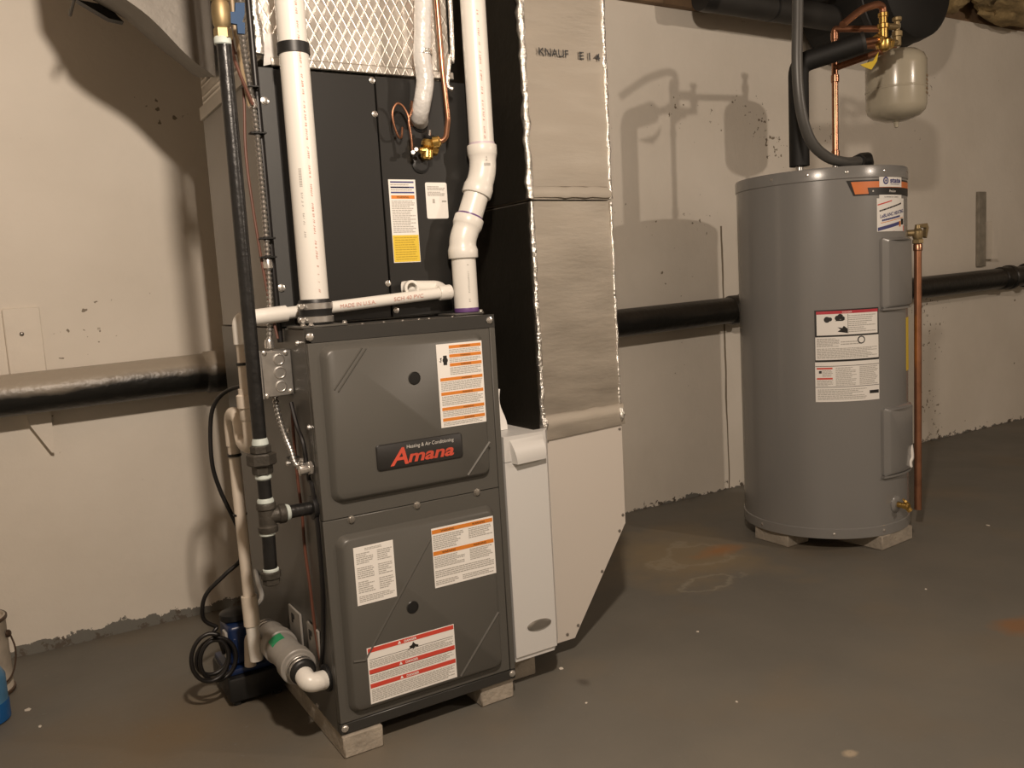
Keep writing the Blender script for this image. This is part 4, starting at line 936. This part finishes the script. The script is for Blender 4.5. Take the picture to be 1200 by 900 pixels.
wire('control_wire', [(-0.034, -0.972, 1.40), (-0.046, -0.985, 1.47), (-0.052, -0.99, 1.53), (-0.055, -0.99, 1.62), (-0.055, -0.985, 2.36)], 0.0040, M['wire_tan'], 'tan wire tied beside the conduit below the blue valve handle')
wire('control_wire', [(-0.030, -0.985, 1.40), (-0.056, -0.99, 1.47), (-0.068, -0.995, 1.52), (-0.075, -1.0, 1.62), (-0.075, -1.0, 2.36)], 0.0036, M['wire_red'], 'reddish wire slanting toward the gas valve above the conduit tie')

# ------------------------------------------------------------------ refrigerant lines
St = thing('suction_line', 'thick refrigerant line in white wrap bending into the coil cabinet', 'refrigerant line', (0.37, -0.98, 1.38))
MB().tube(spline([(0.372, -0.947, 1.392), (0.360, -0.972, 1.400), (0.360, -0.990, 1.425), (0.369, -0.995, 1.475), (0.366, -0.995, 1.53), (0.372, -0.998, 1.60), (0.378, -1.0, 1.75), (0.380, -1.0, 2.36)], 8), 0.0205, 18).build('pipe_wrap', M['insul'], St)
MB().lathe([(0.0207, 0), (0.0212, 0.003), (0.0205, 0.012)], (0.368, -0.996, 1.530), (0.03, 0, 1), 18, False).build('tape_wrap', M['foil_tape'], St)
Lt = thing('liquid_line', 'bright copper refrigerant line ending in a brass valve at the coil cabinet', 'refrigerant line', (0.41, -0.97, 1.33))
MB().tube(fillet([(0.395, -0.972, 1.338), (0.418, -0.985, 1.345), (0.423, -0.993, 1.39), (0.417, -0.993, 1.50), (0.414, -0.993, 1.66), (0.412, -0.993, 2.36)], [0.02, 0.03, 0.1, 0.1]), 0.0066, 16).build('copper_tube', M['copper'], Lt)
bv = MB(); bv.lathe([(0.010, 0), (0.0145, 0.004), (0.0145, 0.020), (0.011, 0.026)], (0.372, -0.970, 1.300), (0.12, 0, 1), 18)
bv.lathe([(0.012, 0), (0.0175, 0.004), (0.0175, 0.012), (0.013, 0.018)], (0.377, -0.972, 1.328), (0.1, -0.2, 1), 18)
bv.lathe([(0.006, 0), (0.013, 0.004), (0.0135, 0.018), (0.008, 0.022)], (0.380, -0.985, 1.336), (0.75, -0.5, 0.1), 16)
bv.hexnut((0.388, -0.965, 1.325), (1, -.2, -.3), 0.012, 0.016)
bv.lathe([(0.006, 0), (0.008, 0.004), (0.008, 0.018), (0.005, 0.022)], (0.372, -0.975, 1.322), (-1, -0.1, -0.15), 12)
bv.build('expansion_valve', M['brass'], Lt, smooth=25)
MB().lathe([(0.013, 0), (0.0145, 0.002), (0.0145, 0.008), (0.008, 0.010)], (0.379, -0.974, 1.346), (0.1, -0.2, 1), 16).build('valve_cap', M['black'], Lt)
MB().lathe([(0.003, 0), (0.003, 0.012)], (0.380, -0.976, 1.355), (0.1, -0.2, 1), 8).build('valve_stem', M['steel'], Lt)
for c_ in ((0.341, -0.978, 1.318), (0.332, -0.979, 1.311)):
    s = MB(); s.hexnut(c_, (-0.3, -1, 0.2), 0.0055, 0.010); s.build('flare_nut', M['steel'], Lt)
MB().tube(spline([(0.332, -0.978, 1.313), (0.331, -0.980, 1.345), (0.327, -0.981, 1.385), (0.334, -0.981, 1.402), (0.341, -0.978, 1.418), (0.343, -0.970, 1.43), (0.345, -0.955, 1.40), (0.352, -0.948, 1.38)], 7), 0.0030, 10).build('capillary_tube', M['copper'], Lt)
MB().tube(spline([(0.327, -0.983, 1.388), (0.324, -0.981, 1.402), (0.314, -0.980, 1.418), (0.301, -0.980, 1.422), (0.290, -0.980, 1.408), (0.288, -0.979, 1.388), (0.295, -0.976, 1.362), (0.304, -0.972, 1.348), (0.316, -0.960, 1.352), (0.324, -0.950, 1.375)], 7), 0.0026, 10).build('capillary_tube', M['copper_dull'], Lt)
wire('tape_strip', [(0.443, -0.99, 1.46), (0.432, -0.985, 1.47), (0.436, -0.985, 1.50), (0.443, -0.985, 1.54), (0.452, -0.985, 1.60), (0.46, -0.985, 2.36)], 0.0055, M['foil_tape'], 'silver foil tape strip hanging beside the copper refrigerant line', 'tape')

# ------------------------------------------------------------------ water heater
HX, HY, HR, HB, HT = 2.092, -0.694, 0.293, 0.050, 1.320
Ht = thing('water_heater', 'tall grey electric water heater standing on concrete pavers', 'water heater', (HX, HY, HB))
jk = MB().lathe([(HR, 0.030), (HR, 1.232)], (HX, HY, HB), (0, 0, 1), 96).build('jacket', M['heater'], Ht)
MB().lathe([(HR - 0.004, 0.0), (HR + 0.0035, 0.001), (HR + 0.0035, 0.034), (HR + 0.0005, 0.037)], (HX, HY, HB), (0, 0, 1), 96).build('base_ring', M['heater'], Ht)
MB().lathe([(HR + 0.0005, 1.2285), (HR + 0.0035, 1.231), (HR + 0.0035, 1.264), (HR + 0.0015, 1.270), (HR - 0.006, 1.271), (HR - 0.012, 1.262), (0.0, 1.264)], (HX, HY, HB), (0, 0, 1), 96).build('top_pan', M['heater'], Ht)
PH = on_drum(HX, HY, HR + 0.0004); rad = math.radians
def hscrew(a, z, r=0.005):
    a = rad(a); s = MB(); screw(s, (HX + (HR + 0.003) * math.cos(a), HY + (HR + 0.003) * math.sin(a), z), (math.cos(a), math.sin(a), 0), r, 0.004); s.build('screw', M['steel'], Ht)
for a in (-148, -124, -97, -172, -66): hscrew(a, 1.300, 0.004)
for a in (-135, -100, -188): hscrew(a, 0.068, 0.004)
def drum_tray(a0, a1, z0, z1, h):
    rings = []
    for ins, d, r in ((0, 0, 0.02), (0.003, h * 0.5, 0.018), (0.022, h * 0.92, 0.016), (0.028, h, 0.014)):
        pts = rrect(rad(a0) * HR + ins, rad(a1) * HR - ins * .4, z0 + ins * .35, z1 - ins * .35, r * .6, 3)
        # subdivide along the arc
        out = []
        for p, q2 in zip(pts, pts[1:] + pts[:1]):
            for k in range(4): out.append((p[0] + (q2[0] - p[0]) * k / 4, p[1] + (q2[1] - p[1]) * k / 4))
        rings.append([PH(u / HR, v, d) for u, v in out])
    return MB().loft(rings, False, True)
for z0, z1 in ((0.840, 1.080), (0.259, 0.499)):
    d = drum_tray(-101, -62, z0, z1, 0.016).build('element_cover', M['heater'], Ht)
    MB().box(0, 0, 0, 0, 0, 0)
    lip = MB(); patch(lip, on_drum(HX, HY, HR + 0.001), rad(-101), rad(-64), z0 - 0.005, z0 + 0.002, 0.012, 10); lip.build('cover_lip', M['heater'], d)
dv = MB(); da = rad(-87); dn = V((math.cos(da), math.sin(da), 0)); dp = V((HX, HY, 0.150)) + dn * HR
MB().lathe([(0.030, -0.001), (0.030, 0.002), (0.022, 0.008), (0.0, 0.009)], dp, dn, 24).build('drain_escutcheon', M['heater'], Ht)
dv = MB(); dv.lathe([(0.010, 0.005), (0.010, 0.028), (0.0125, 0.030), (0.0125, 0.046), (0.009, 0.050)], dp, dn, 16); dv.lathe([(0.004, 0), (0.013, 0.003), (0.013, 0.010)], dp + dn * 0.032 + V((0, 0, 0.010)), (0.5, -0.4, 0.7), 12); dv.lathe([(0.008, 0), (0.0095, 0.015), (0.0095, 0.022)], dp + dn * 0.038, (0.4, -0.4, -0.75), 12)
dv.build('drain_valve', M['brass'], Ht, smooth=25)
# brand band near the top
bb = MB(); poly = []
def band(mb, pts, d, nu=48, P=PH):
    """pts: left (a_bottom, a_top), right a, z0, z1"""
    (ab, at, ar, z0, z1) = pts; rows = []
    for lift in (0, d):
        rows.append([P(rad(ab + (ar - ab) * k / nu), z0, lift) for k in range(nu + 1)])
        rows.append([P(rad(at + (ar - at) * k / nu), z1, lift) for k in range(nu + 1)])
    return sheet(mb, *rows)
bnd = band(bb, (-119.6, -124.2, -58, 1.221, 1.272), 0.0006).build('brand_band', M['ink_blk'], Ht, 'orange and black brand band')
band(MB(), (-118.6, -121.2, -59, 1.226, 1.2665), 0.0012).build('orange_field', mat('orange_band', (0.66, 0.19, 0.05), 0.45), bnd)
band(MB(), (-109.0, -110.0, -61, 1.222, 1.246), 0.0018).build('black_field', M['ink_blk'], bnd)
tx = MB(); text(tx, 'ProLine', PH, rad(-92.5), 1.230, 0.011, 0.0024, 1 / HR, shear=0.2, bold=.0003); tx.build('lettering', M['white_ink'], bnd)
s_ = MB(); s_.lathe([(0.003, 0), (0.003, 0.001)], PH(rad(-106), 1.2345, 0.0013), (math.cos(rad(-106)), math.sin(rad(-106)), 0), 10); s_.build('dot', M['white_ink'], bnd)
lb = patch(MB(), PH, rad(-101), rad(-77.5), 1.2475, 1.287, 0.0020, 10).build('brand_tag', M['paper'], Ht, 'white brand tag')
tx = MB(); a_ = rad(-95.5); n_ = (math.cos(a_), math.sin(a_), 0); tx.lathe([(0.0125, 0), (0.0125, 0.0006)], PH(a_, 1.268, 0.0020), n_, 22); text(tx, 'state', PH, rad(-91.5), 1.2615, 0.023, 0.0024, 1 / HR, bold=.0009, width=0.062)
fine_print(tx, PH, rad(-91), rad(-80), 1.254, 1.2585, 1, 0.0024, 5, 1.2)
tx.build('lettering', M['navy'], lb)
MB().lathe([(0.0075, 0), (0.0062, 0.0004), (0.005, 0.0004), (0.004, 0)], PH(a_, 1.268, 0.0028), n_, 18, False).build('emblem_ring', M['white_ink'], lb)
lb = patch(MB(), PH, rad(-101), rad(-77.5), 1.208, 1.2215, 0.0016, 10).build('brand_tag', M['paper'], Ht)
tx = MB(); text(tx, 'COMMERCIAL GRADE', PH, rad(-97), 1.212, 0.006, 0.0020, 1 / HR, width=0.075); tx.build('lettering', M['ink_blk'], lb)
# installer sticker
lb = patch(MB(), PH, rad(-103), rad(-73.5), 1.100, 1.210, 0.0012, 12).build('installer_sticker', M['paper'], Ht, 'white installer sticker with slanted blue and red print')
PS = lambda u, v, d=0: PH(u, v, d)
def strip(m, a0, a1, z0, z1, slope, d=0.0016): return patch(MB(), PS, rad(a0), rad(a1), z0, z1, d, 8, 0, slope).build('print_band', M[m], lb)
strip('red', -102.5, -89.5, 1.186, 1.190, 0.014)
strip('navy', -102.5, -79.5, 1.1015, 1.113, 0.021)
poly_patch(MB(), lambda u, v, d=0: PS(u, v, d), [(rad(-88), 1.1005), (rad(-74), 1.1005), (rad(-74), 1.119)], 0.0017).build('print_band', M['red'], lb)
strip('orange', -100, -75, 1.127, 1.129, 0.019)
tx = MB()
text(tx, 'LeBLANC HEATING', PS, rad(-100.5), 1.144, 0.0165, 0.0017, 1 / HR, bold=.0004, slope=0.15, width=0.132); fine_print(tx, lambda u, v, d=0: PS(u, v + (u - rad(-100)) * HR * 0.15, d), rad(-99), rad(-80), 1.131, 1.140, 1, 0.0017, 3, 2.0, 0, .7); tx.build('lettering', M['navy'], lb)
tx = MB(); fine_print(tx, lambda u, v, d=0: PS(u, v + (u - rad(-100)) * HR * 0.22, d), rad(-101), rad(-78), 1.164, 1.174, 1, 0.0017, 9, 2.4, 0, .5); tx.build('lettering', M['ink_blk'], lb)
patch(MB(), PS, rad(-78.5), rad(-74.5), 1.122, 1.142, 0.0017, 2).build('logo_patch', M['ink_blk'], lb)
patch(MB(), PS, rad(-81), rad(-79), 1.115, 1.134, 0.0017, 2).build('logo_patch', M['orange'], lb)
# warning sheet
wl = patch(MB(), PH, rad(-145.3), rad(-102.6), 0.672, 0.848, 0.0008, 18).build('warning_sheet', M['ink_blk'], Ht, 'black framed white warning sheet')
patch(MB(), PH, rad(-144), rad(-103.6), 0.762, 0.838, 0.0013, 18).build('white_field', M['paper'], wl)
patch(MB(), PH, rad(-145), rad(-102.9), 0.678, 0.756, 0.0013, 18).build('white_field', M['paper'], wl)
patch(MB(), PH, rad(-144.2), rad(-103.4), 0.8335, 0.8435, 0.0018, 18).build('stripe', mat('crimson_print', (0.50, 0.04, 0.06), 0.5), wl)
tx = MB(); text(tx, 'DANGER', PH, rad(-128), 0.8355, 0.008, 0.0022, 1 / HR); tx.build('lettering', M['paper'], wl)
fp = MB(); fine_print(fp, PH, rad(-124), rad(-105), 0.768, 0.829, 9, 0.0018, 201, 2.0, 0.5, .4); fine_print(fp, PH, rad(-144), rad(-130), 0.722, 0.752, 7, 0.0018, 202, 2.0, .3, .5)
fine_print(fp, PH, rad(-144), rad(-104), 0.682, 0.718, 8, 0.0018, 203, 2.4, .2, .5); fine_print(fp, PH, rad(-129), rad(-116), 0.726, 0.742, 2, 0.0018, 204, 2.0, .3, .4)
fp.build('fine_print', M['ink'], wl, kind='stuff')
pc = MB(); PW = lambda u, v, d=0: PH(rad(u), v, 0.0013 + d)
for (u, v, r) in ((-137.5, 0.815, 2.0), (-135.6, 0.816, 1.3), (-131, 0.819, 1.7), (-129.2, 0.824, 1.8), (-127.6, 0.818, 1.3)):
    poly_patch(pc, PW, [(u + r * math.cos(k * PI / 5), v + r * 0.0052 * math.sin(k * PI / 5)) for k in range(10)], 0.0006)
poly_patch(pc, PW, [(-132.5, 0.809), (-127.5, 0.809), (-126, 0.814), (-131, 0.814)], 0.0006)
poly_patch(pc, PW, [(-131, 0.773), (-124.6, 0.767), (-124.6, 0.782), (-127, 0.792), (-128, 0.785), (-131, 0.788), (-129, 0.780)], 0.0006)
poly_patch(pc, PW, [(-126.6 + 0 * 1, 0), (-126.6, 0)] if False else [(-115.6 + 2.6 * math.cos(k * PI / 8), 0.742 + 0.0135 * math.sin(k * PI / 8)) for k in range(16)], 0.0006)
patch(pc, PH, rad(-124.4), rad(-124.2), 0.765, 0.831, 0.0018)
pc.build('pictogram', M['ink_blk'], wl)
poly_patch(MB(), lambda u, v, d=0: PH(rad(u), v, 0.0019 + d), [(-115.6 + 1.9 * math.cos(k * PI / 6), 0.742 + 0.0098 * math.sin(k * PI / 6)) for k in range(12)], 0.0004).build('emblem_field', M['paper'], wl)
wl = patch(MB(), PH, rad(-145.4), rad(-102.5), 0.5335, 0.6705, 0.0008, 18).build('caution_sheet', M['paper'], Ht, 'white caution sheet with small red headings')
for v in (0.646, 0.611): patch(MB(), PH, rad(-144.4), rad(-134.5), v, v + 0.0055, 0.0013, 5).build('stripe', M['red'], wl)
st = MB(); 
for v in (0.6555, 0.5835): patch(st, PH, rad(-145.2), rad(-102.7), v, v + 0.0016, 0.0013, 18)
patch(st, PH, rad(-110), rad(-103), 0.556, 0.567, 0.0013, 4); patch(st, PH, rad(-143), rad(-141.3), 0.632, 0.641, 0.0013, 1)
st.build('rule_line', M['ink_blk'], wl)
fp = MB()
for k, (a0_, a1_, v0, v1, n) in enumerate(((-141, -134, 0.620, 0.644, 5), (-144.3, -134, 0.588, 0.609, 5), (-132.5, -118.5, 0.588, 0.652, 13), (-117, -103.5, 0.588, 0.652, 13), (-144, -112, 0.540, 0.578, 7))):
    fine_print(fp, PH, rad(a0_), rad(a1_), v0, v1, n, 0.0013, 220 + k, 2.2, .35, .45)
fp.build('fine_print', M['ink'], wl, kind='stuff')
patch(MB(), PH, rad(-68.5), rad(-45), 0.612, 0.800, 0.0008, 8).build('energy_label', M['yellow'], Ht, 'yellow label turned to the wall side')
MB().tube(spline([PH(rad(-64), 0.36, 0.004), PH(rad(-66), 0.33, 0.010), PH(rad(-66), 0.30, 0.012), PH(rad(-68), 0.285, 0.008), PH(rad(-68), 0.265, 0.01)], 5), [0.009] * 21, 8).build('paper_tag', M['paper'], Ht)
for x in (1.994, 2.19):
    MB().lathe([(0.016, 0), (0.016, 0.012), (0.013, 0.013), (0.013, 0.05)], (x, -0.690, HB + 1.262), (0, 0, 1), 16).build('nipple', M['galv'], Ht)
# pavers under the heater
G = 'pavers under the water heater'
paver(1.815, 1.925, -0.757, -0.60, 'concrete paver under the left side of the grey water heater', G)
paver(2.010, 2.205, -0.985, -0.70, 'concrete paver under the front right of the water heater', G, rot=0.08)

# relief valve and discharge pipe
Rt = thing('relief_valve', 'brass relief valve with copper discharge pipe on the heater right side', 'valve', (2.325, -0.93, 0.08))
rx, ry = 2.325, -0.930
MB().tube([(rx, ry, 1.062), (rx - 0.006, ry, 0.080)], 0.0128, 18).build('discharge_pipe', M['copper_dull'], Rt)
MB().lathe([(0.0135, 0), (0.0155, 0.002), (0.0155, 0.022), (0.0135, 0.026)], (rx, ry, 1.030), (0, 0, 1), 18).build('adapter', M['copper'], Rt)
rv = MB(); rv.hexnut((rx, ry, 1.056), (0, 0, 1), 0.019, 0.016); rv.lathe([(0.014, 0), (0.018, 0.010), (0.018, 0.030), (0.011, 0.040), (0.009, 0.052)], (rx, ry, 1.070), (0, 0, 1), 16); rv.tube([(rx - 0.005, ry + 0.005, 1.095), (rx - 0.045, ry + 0.045, 1.095)], 0.012, 12)
rv.build('valve_body', M['brass_dull'], Rt, smooth=25)
MB().prism([(rx - 0.004, ry - 0.004, 1.124), (rx + 0.052, ry - 0.004, 1.128), (rx + 0.060, ry - 0.004, 1.112), (rx + 0.048, ry - 0.004, 1.075), (rx + 0.040, ry - 0.004, 1.080), (rx + 0.046, ry - 0.004, 1.112), (rx - 0.004, ry - 0.004, 1.116)], (0, 0.012, 0)).build('test_lever', M['brass_dull'], Rt)

# heater power whip
Wt = thing('power_whip', 'grey flexible electrical whip curving down onto the heater top', 'conduit', (2.1, -0.88, 1.32))
MB().tube(spline([(2.10, -0.87, 1.352), (2.05, -0.885, 1.345), (1.965, -0.90, 1.339), (1.875, -0.90, 1.356), (1.801, -0.90, 1.404), (1.758, -0.90, 1.496), (1.743, -0.90, 1.628), (1.752, -0.90, 1.838), (1.757, -0.90, 2.1), (1.757, -0.90, 2.36)], 9), 0.0175, 16).build('sheath', M['conduit_grey'], Wt)
cn = MB(); cn.tube([(2.07, -0.880, 1.350), (2.095, -0.872, 1.354), (2.125, -0.868, 1.358), (2.140, -0.862, 1.345), (2.142, -0.858, 1.318)], [0.020, 0.024, 0.024, 0.022, 0.020], 16); cn.hexnut((2.062, -0.882, 1.348), (1, 0.2, 0.05), 0.025, 0.014)
cn.build('connector', M['black'], Wt, smooth=25)

# insulated hot pipe
It = thing('insulated_pipe', 'black foam insulated pipe rising from the heater top and bending right', 'pipe', (1.994, -0.69, 1.33))
MB().tube(fillet([(1.994, -0.690, 1.356), (1.998, -0.690, 1.712), (2.140, -0.850, 1.756)], 0.05, 8), 0.035, 22).build('foam_sleeve', M['foam'], It)
ad_ = (V((2.140, -0.850, 1.756)) - V((1.998, -0.690, 1.712))).normalized()
MB().lathe([(0.035, 0), (0.0356, 0.001), (0.0356, 0.012), (0.019, 0.013)], V((2.136, -0.8455, 1.755)), ad_, 22).build('sleeve_end', M['greyfoam'], It)
MB().tube([(2.13, -0.842, 1.754), (2.222, -0.850, 1.772)], 0.0125, 14).build('copper_stub', M['copper'], It)
# copper riser, mixing valve, loop
Ut = thing('copper_riser', 'copper water pipe rising from heater top to the brass mixing valve', 'pipe', (2.19, -0.69, 1.33))
cr = MB(); cr.tube([(2.19, -0.690, 1.365), (2.196, -0.690, 1.838)], 0.0115, 16); cr.build('riser', M['copper'], Ut)
for z in (1.39, 1.66, 1.81):
    MB().lathe([(0.0118, 0), (0.0145, 0.002), (0.0145, 0.026), (0.0118, 0.028)], (2.191 + (z - 1.33) * 0.011, -0.690, z), (0, 0, 1), 16).build('coupling', M['copper'], Ut)
MB().tube(fillet([(2.196, -0.690, 1.83), (2.196, -0.690, 1.850), (2.250, -0.850, 1.812)], 0.016), 0.0115, 14).build('crossover', M['copper_dull'], Ut)
MB().tube(spline([(2.252, -0.850, 1.865), (2.248, -0.850, 1.885), (2.220, -0.852, 1.890), (2.180, -0.855, 1.880), (2.120, -0.855, 1.858), (2.020, -0.86, 1.80), (1.98, -0.80, 1.83)][:6], 6), 0.0125, 14).build('return_loop', M['copper_dull'], Ut)
MB().tube([(2.194, -0.690, 1.712), (2.10, -0.80, 1.697), (2.242, -0.850, 1.735)][::2], 0.0115, 14).build('lower_crossover', M['copper_dull'], Ut)
MB().tube([(2.194, -0.690, 1.800), (2.553, -0.690, 1.815)], 0.0115, 14).build('tank_branch', M['copper_dull'], Ut)
vb = MB(); vb.lathe([(0.011, 0), (0.020, 0.006), (0.025, 0.018), (0.025, 0.036), (0.016, 0.046), (0.016, 0.076), (0.021, 0.079), (0.021, 0.092), (0.014, 0.096), (0.014, 0.116), (0.017, 0.118), (0.017, 0.130), (0.012, 0.133)], (2.251, -0.850, 1.735), (0, 0, 1), 18)
vb.hexnut((2.212, -0.850, 1.772), (1, 0, 0.1), 0.020, 0.020); vb.hexnut((2.272, -0.850, 1.764), (1, 0, 0), 0.020, 0.020)
vb.build('mixing_valve', M['brass'], Ut, smooth=25)
vv = MB(); vv.lathe([(0.014, 0), (0.014, 0.03), (0.018, 0.032), (0.018, 0.048), (0.010, 0.052), (0.010, 0.082), (0.016, 0.086), (0.016, 0.096), (0.010, 0.10)], (2.330, -0.850, 1.762), (0, 0, 1), 14); vv.tube([(2.26, -0.85, 1.822), (2.33, -0.85, 1.826)], 0.011, 12); vv.tube([(2.28, -0.85, 1.766), (2.33, -0.85, 1.772)], 0.012, 12)
vv.build('isolation_valve', M['brass_dull'], Ut, smooth=25)
yt = MB(); yt.prism([(2.09, -0.875, 1.672), (2.16, -0.875, 1.690), (2.19, -0.875, 1.722), (2.18, -0.875, 1.690), (2.15, -0.875, 1.660), (2.11, -0.875, 1.666)], (0, 0.002, 0)); yt.build('yellow_tag', M['yellow'], Ut)
# expansion tank
Et = thing('expansion_tank', 'beige thermal expansion tank hanging from the valve above the water heater', 'tank', (2.553, -0.69, 1.52))
prof = [(0.004, -0.022), (0.008, -0.020), (0.009, -0.006), (0.012, 0.0), (0.045, 0.004), (0.085, 0.018), (0.104, 0.036), (0.110, 0.056), (0.111, 0.20), (0.110, 0.222), (0.100, 0.244), (0.075, 0.262), (0.04, 0.270), (0.014, 0.268), (0.014, 0.30), (0.018, 0.302), (0.018, 0.325), (0.012, 0.33), (0.012, 0.35), (0.018, 0.352), (0.018, 0.366), (0.004, 0.37)]
MB().lathe(prof, (2.553, -0.690, 1.536), (0, 0, 1), 48).build('tank_shell', M['tank'], Et)
MB().lathe([(0.1112, 0), (0.1125, 0.002), (0.1125, 0.006), (0.1112, 0.008)], (2.553, -0.690, 1.652), (0, 0, 1), 48, False).build('weld_bead', M['tank'], Et)
lt = MB(); PT = on_drum(2.553, -0.690, 0.1113); fine_print(lt, PT, rad(-75), rad(-52), 1.62, 1.70, 5, 0.0006, 33, 3.0, .4, .5); lt.build('faded_print', mat('faded_brown_print', (0.25, 0.17, 0.10), 0.6), Et)

# ------------------------------------------------------------------ overhead runs
Ot = thing('overhead_pipe', 'dark grey insulated pipe hanging below the ceiling behind the heater pipes', 'pipe', (2.4, -0.2, 2.03))
MB().tube([(2.04, -0.20, 2.090), (2.90, -0.20, 2.088)], 0.053, 26).build('insulation_sleeve', M['greyfoam'], Ot)
MB().lathe([(0.030, -0.03), (0.054, -0.028), (0.056, 0.0), (0.056, 0.03), (0.053, 0.032)], (2.045, -0.20, 2.090), (1, 0, 0), 26).build('end_collar', M['rubber'], Ot)
MB().lathe([(0.0534, 0), (0.055, 0.001), (0.055, 0.012), (0.0534, 0.013)], (2.41, -0.20, 2.089), (1, 0, 0), 26).build('strap', M['rubber'], Ot)
MB().tube([(2.30, -0.28, 2.145), (2.72, -0.28, 2.148)], 0.010, 10).build('side_pipe', M['copper_dull'], Ot)
Bt2 = thing('black_duct', 'large round black insulated duct hanging under the ceiling at upper right', 'duct', (3.05, -0.35, 1.9))
bdm = MB().lathe([(0.02, 0), (0.20, 0.01), (0.235, 0.03), (0.245, 0.08), (0.245, 0.46), (0.22, 0.48)], (3.03, -0.50, 2.19), (0.0, 1, 0), 40)
bdm.build('wrapped_shell', M['foam'], Bt2)
MB().lathe([(0.246, 0.0), (0.252, 0.004), (0.252, 0.03), (0.246, 0.034)], (3.03, -0.37, 2.19), (0, 1, 0), 40, False).build('band', M['rubber'], Bt2)

# fibreglass batts sagging from the sill at the top right
def batt(x0, x1, zlow, seed, label):
    m = MB(); bm = bmesh.new(); bmesh.ops.create_icosphere(bm, subdivisions=4, radius=1.0)
    cx0 = (x0 + x1) / 2
    for v in bm.verts:
        d_ = 1 + 0.30 * noise.noise(v.co * 1.8 + V((seed, 0, 0))) + 0.16 * noise.noise(v.co * 5 + V((0, seed, 0)))
        v.co = V((cx0 + v.co.x * d_ * (x1 - x0) / 2, -0.13 + v.co.y * d_ * 0.12, zlow + 0.09 + v.co.z * d_ * 0.09))
    o = m.frombm(bm).build('insulation_batt', M['fibre'], origin=(cx0, -0.13, zlow)); tag(o, label, 'insulation', 'batts at the wall top'); return o
batt(3.38, 3.90, 2.225, 1.3, 'brown fibreglass batt sagging beside the black duct at the wall top')
batt(4.10, 4.75, 2.245, 7.9, 'torn fibreglass batt at the far upper right corner under the joists')

# ------------------------------------------------------------------ paint can, jug, flakes
Pc = thing('paint_can', 'rusty paint splashed can standing on the floor at the far left', 'can', (-0.675, -0.22, 0))
MB().lathe([(0.080, 0.0), (0.083, 0.002), (0.083, 0.006), (0.080, 0.010), (0.080, 0.192), (0.083, 0.196), (0.083, 0.205), (0.076, 0.207), (0.074, 0.198), (0.0, 0.197)], (-0.675, -0.22, 0), (0, 0, 1), 40).build('can_body', M['can'], Pc)
for z in (0.001, 0.197): MB().lathe([(0.0805, 0), (0.0845, 0.002), (0.0845, 0.008), (0.0805, 0.010)], (-0.675, -0.22, z), (0, 0, 1), 40, False).build('rim', M['can_rim'], Pc)
MB().lathe([(0.010, 0), (0.010, 0.006), (0.006, 0.010)], (-0.597, -0.245, 0.158), (1, -0.3, 0), 12).build('handle_ear', M['can_rim'], Pc)
MB().tube(spline([(-0.590, -0.248, 0.158), (-0.582, -0.256, 0.12), (-0.586, -0.262, 0.08), (-0.60, -0.275, 0.05), (-0.63, -0.30, 0.035)], 6), 0.0022, 8).build('wire_handle', M['can_rim'], Pc)
Jg = thing('plastic_jug', 'blue plastic bottle in front of the paint can at far left edge', 'bottle', (-0.672, -0.40, 0))
MB().lathe([(0.060, 0), (0.066, 0.004), (0.066, 0.045), (0.064, 0.05)], (-0.672, -0.40, 0), (0, 0, 1), 36).build('bottle_base', mat('strong_blue_liquid', (0.012, 0.10, 0.30), 0.25, var=0.1), Jg, 'deep blue lower part')
MB().lathe([(0.064, 0.05), (0.064, 0.11), (0.05, 0.14), (0.022, 0.16), (0.022, 0.18), (0.0, 0.181)], (-0.672, -0.40, 0), (0, 0, 1), 36).build('bottle_body', M['bluejug'], Jg)

q = random.Random(21)
flakes = [(-0.57, -0.40, .012), (-0.55, -0.52, .008), (0.10, -1.28, .006), (0.62, -1.05, .010), (0.56, -1.24, .005), (0.84, -1.45, .005), (2.55, -1.06, .010), (1.80, -1.30, .005), (1.05, -1.10, .006), (-0.02, -1.20, .005)]
names = ['next to the blue bottle base', 'near the blue bottle at left', 'just before the front left furnace paver', 'beside the filter cabinet paver', 'before the front right furnace paver', 'on the open floor at centre front', 'right of the relief pipe end', 'in front of the heater drain valve', 'by the slanted boot corner', 'left of the front left paver']
for (x, y, r), nm in zip(flakes, names):
    r *= 0.72
    m = MB(); k = q.randint(5, 7); pts = [(x + r * q.uniform(.5, 1.2) * math.cos(2 * PI * i / k), y + r * q.uniform(.5, 1.2) * math.sin(2 * PI * i / k)) for i in range(k)]
    m.loft([[V((a, b_, 0.0002)) for a, b_ in pts], [V((a, b_, 0.0018)) for a, b_ in pts]])
    tag(m.build('paint_flake', M['plate'], origin=(x, y, 0), smooth=0), 'small white paint flake on the floor ' + nm, 'paint flake', 'paint flakes on the floor')
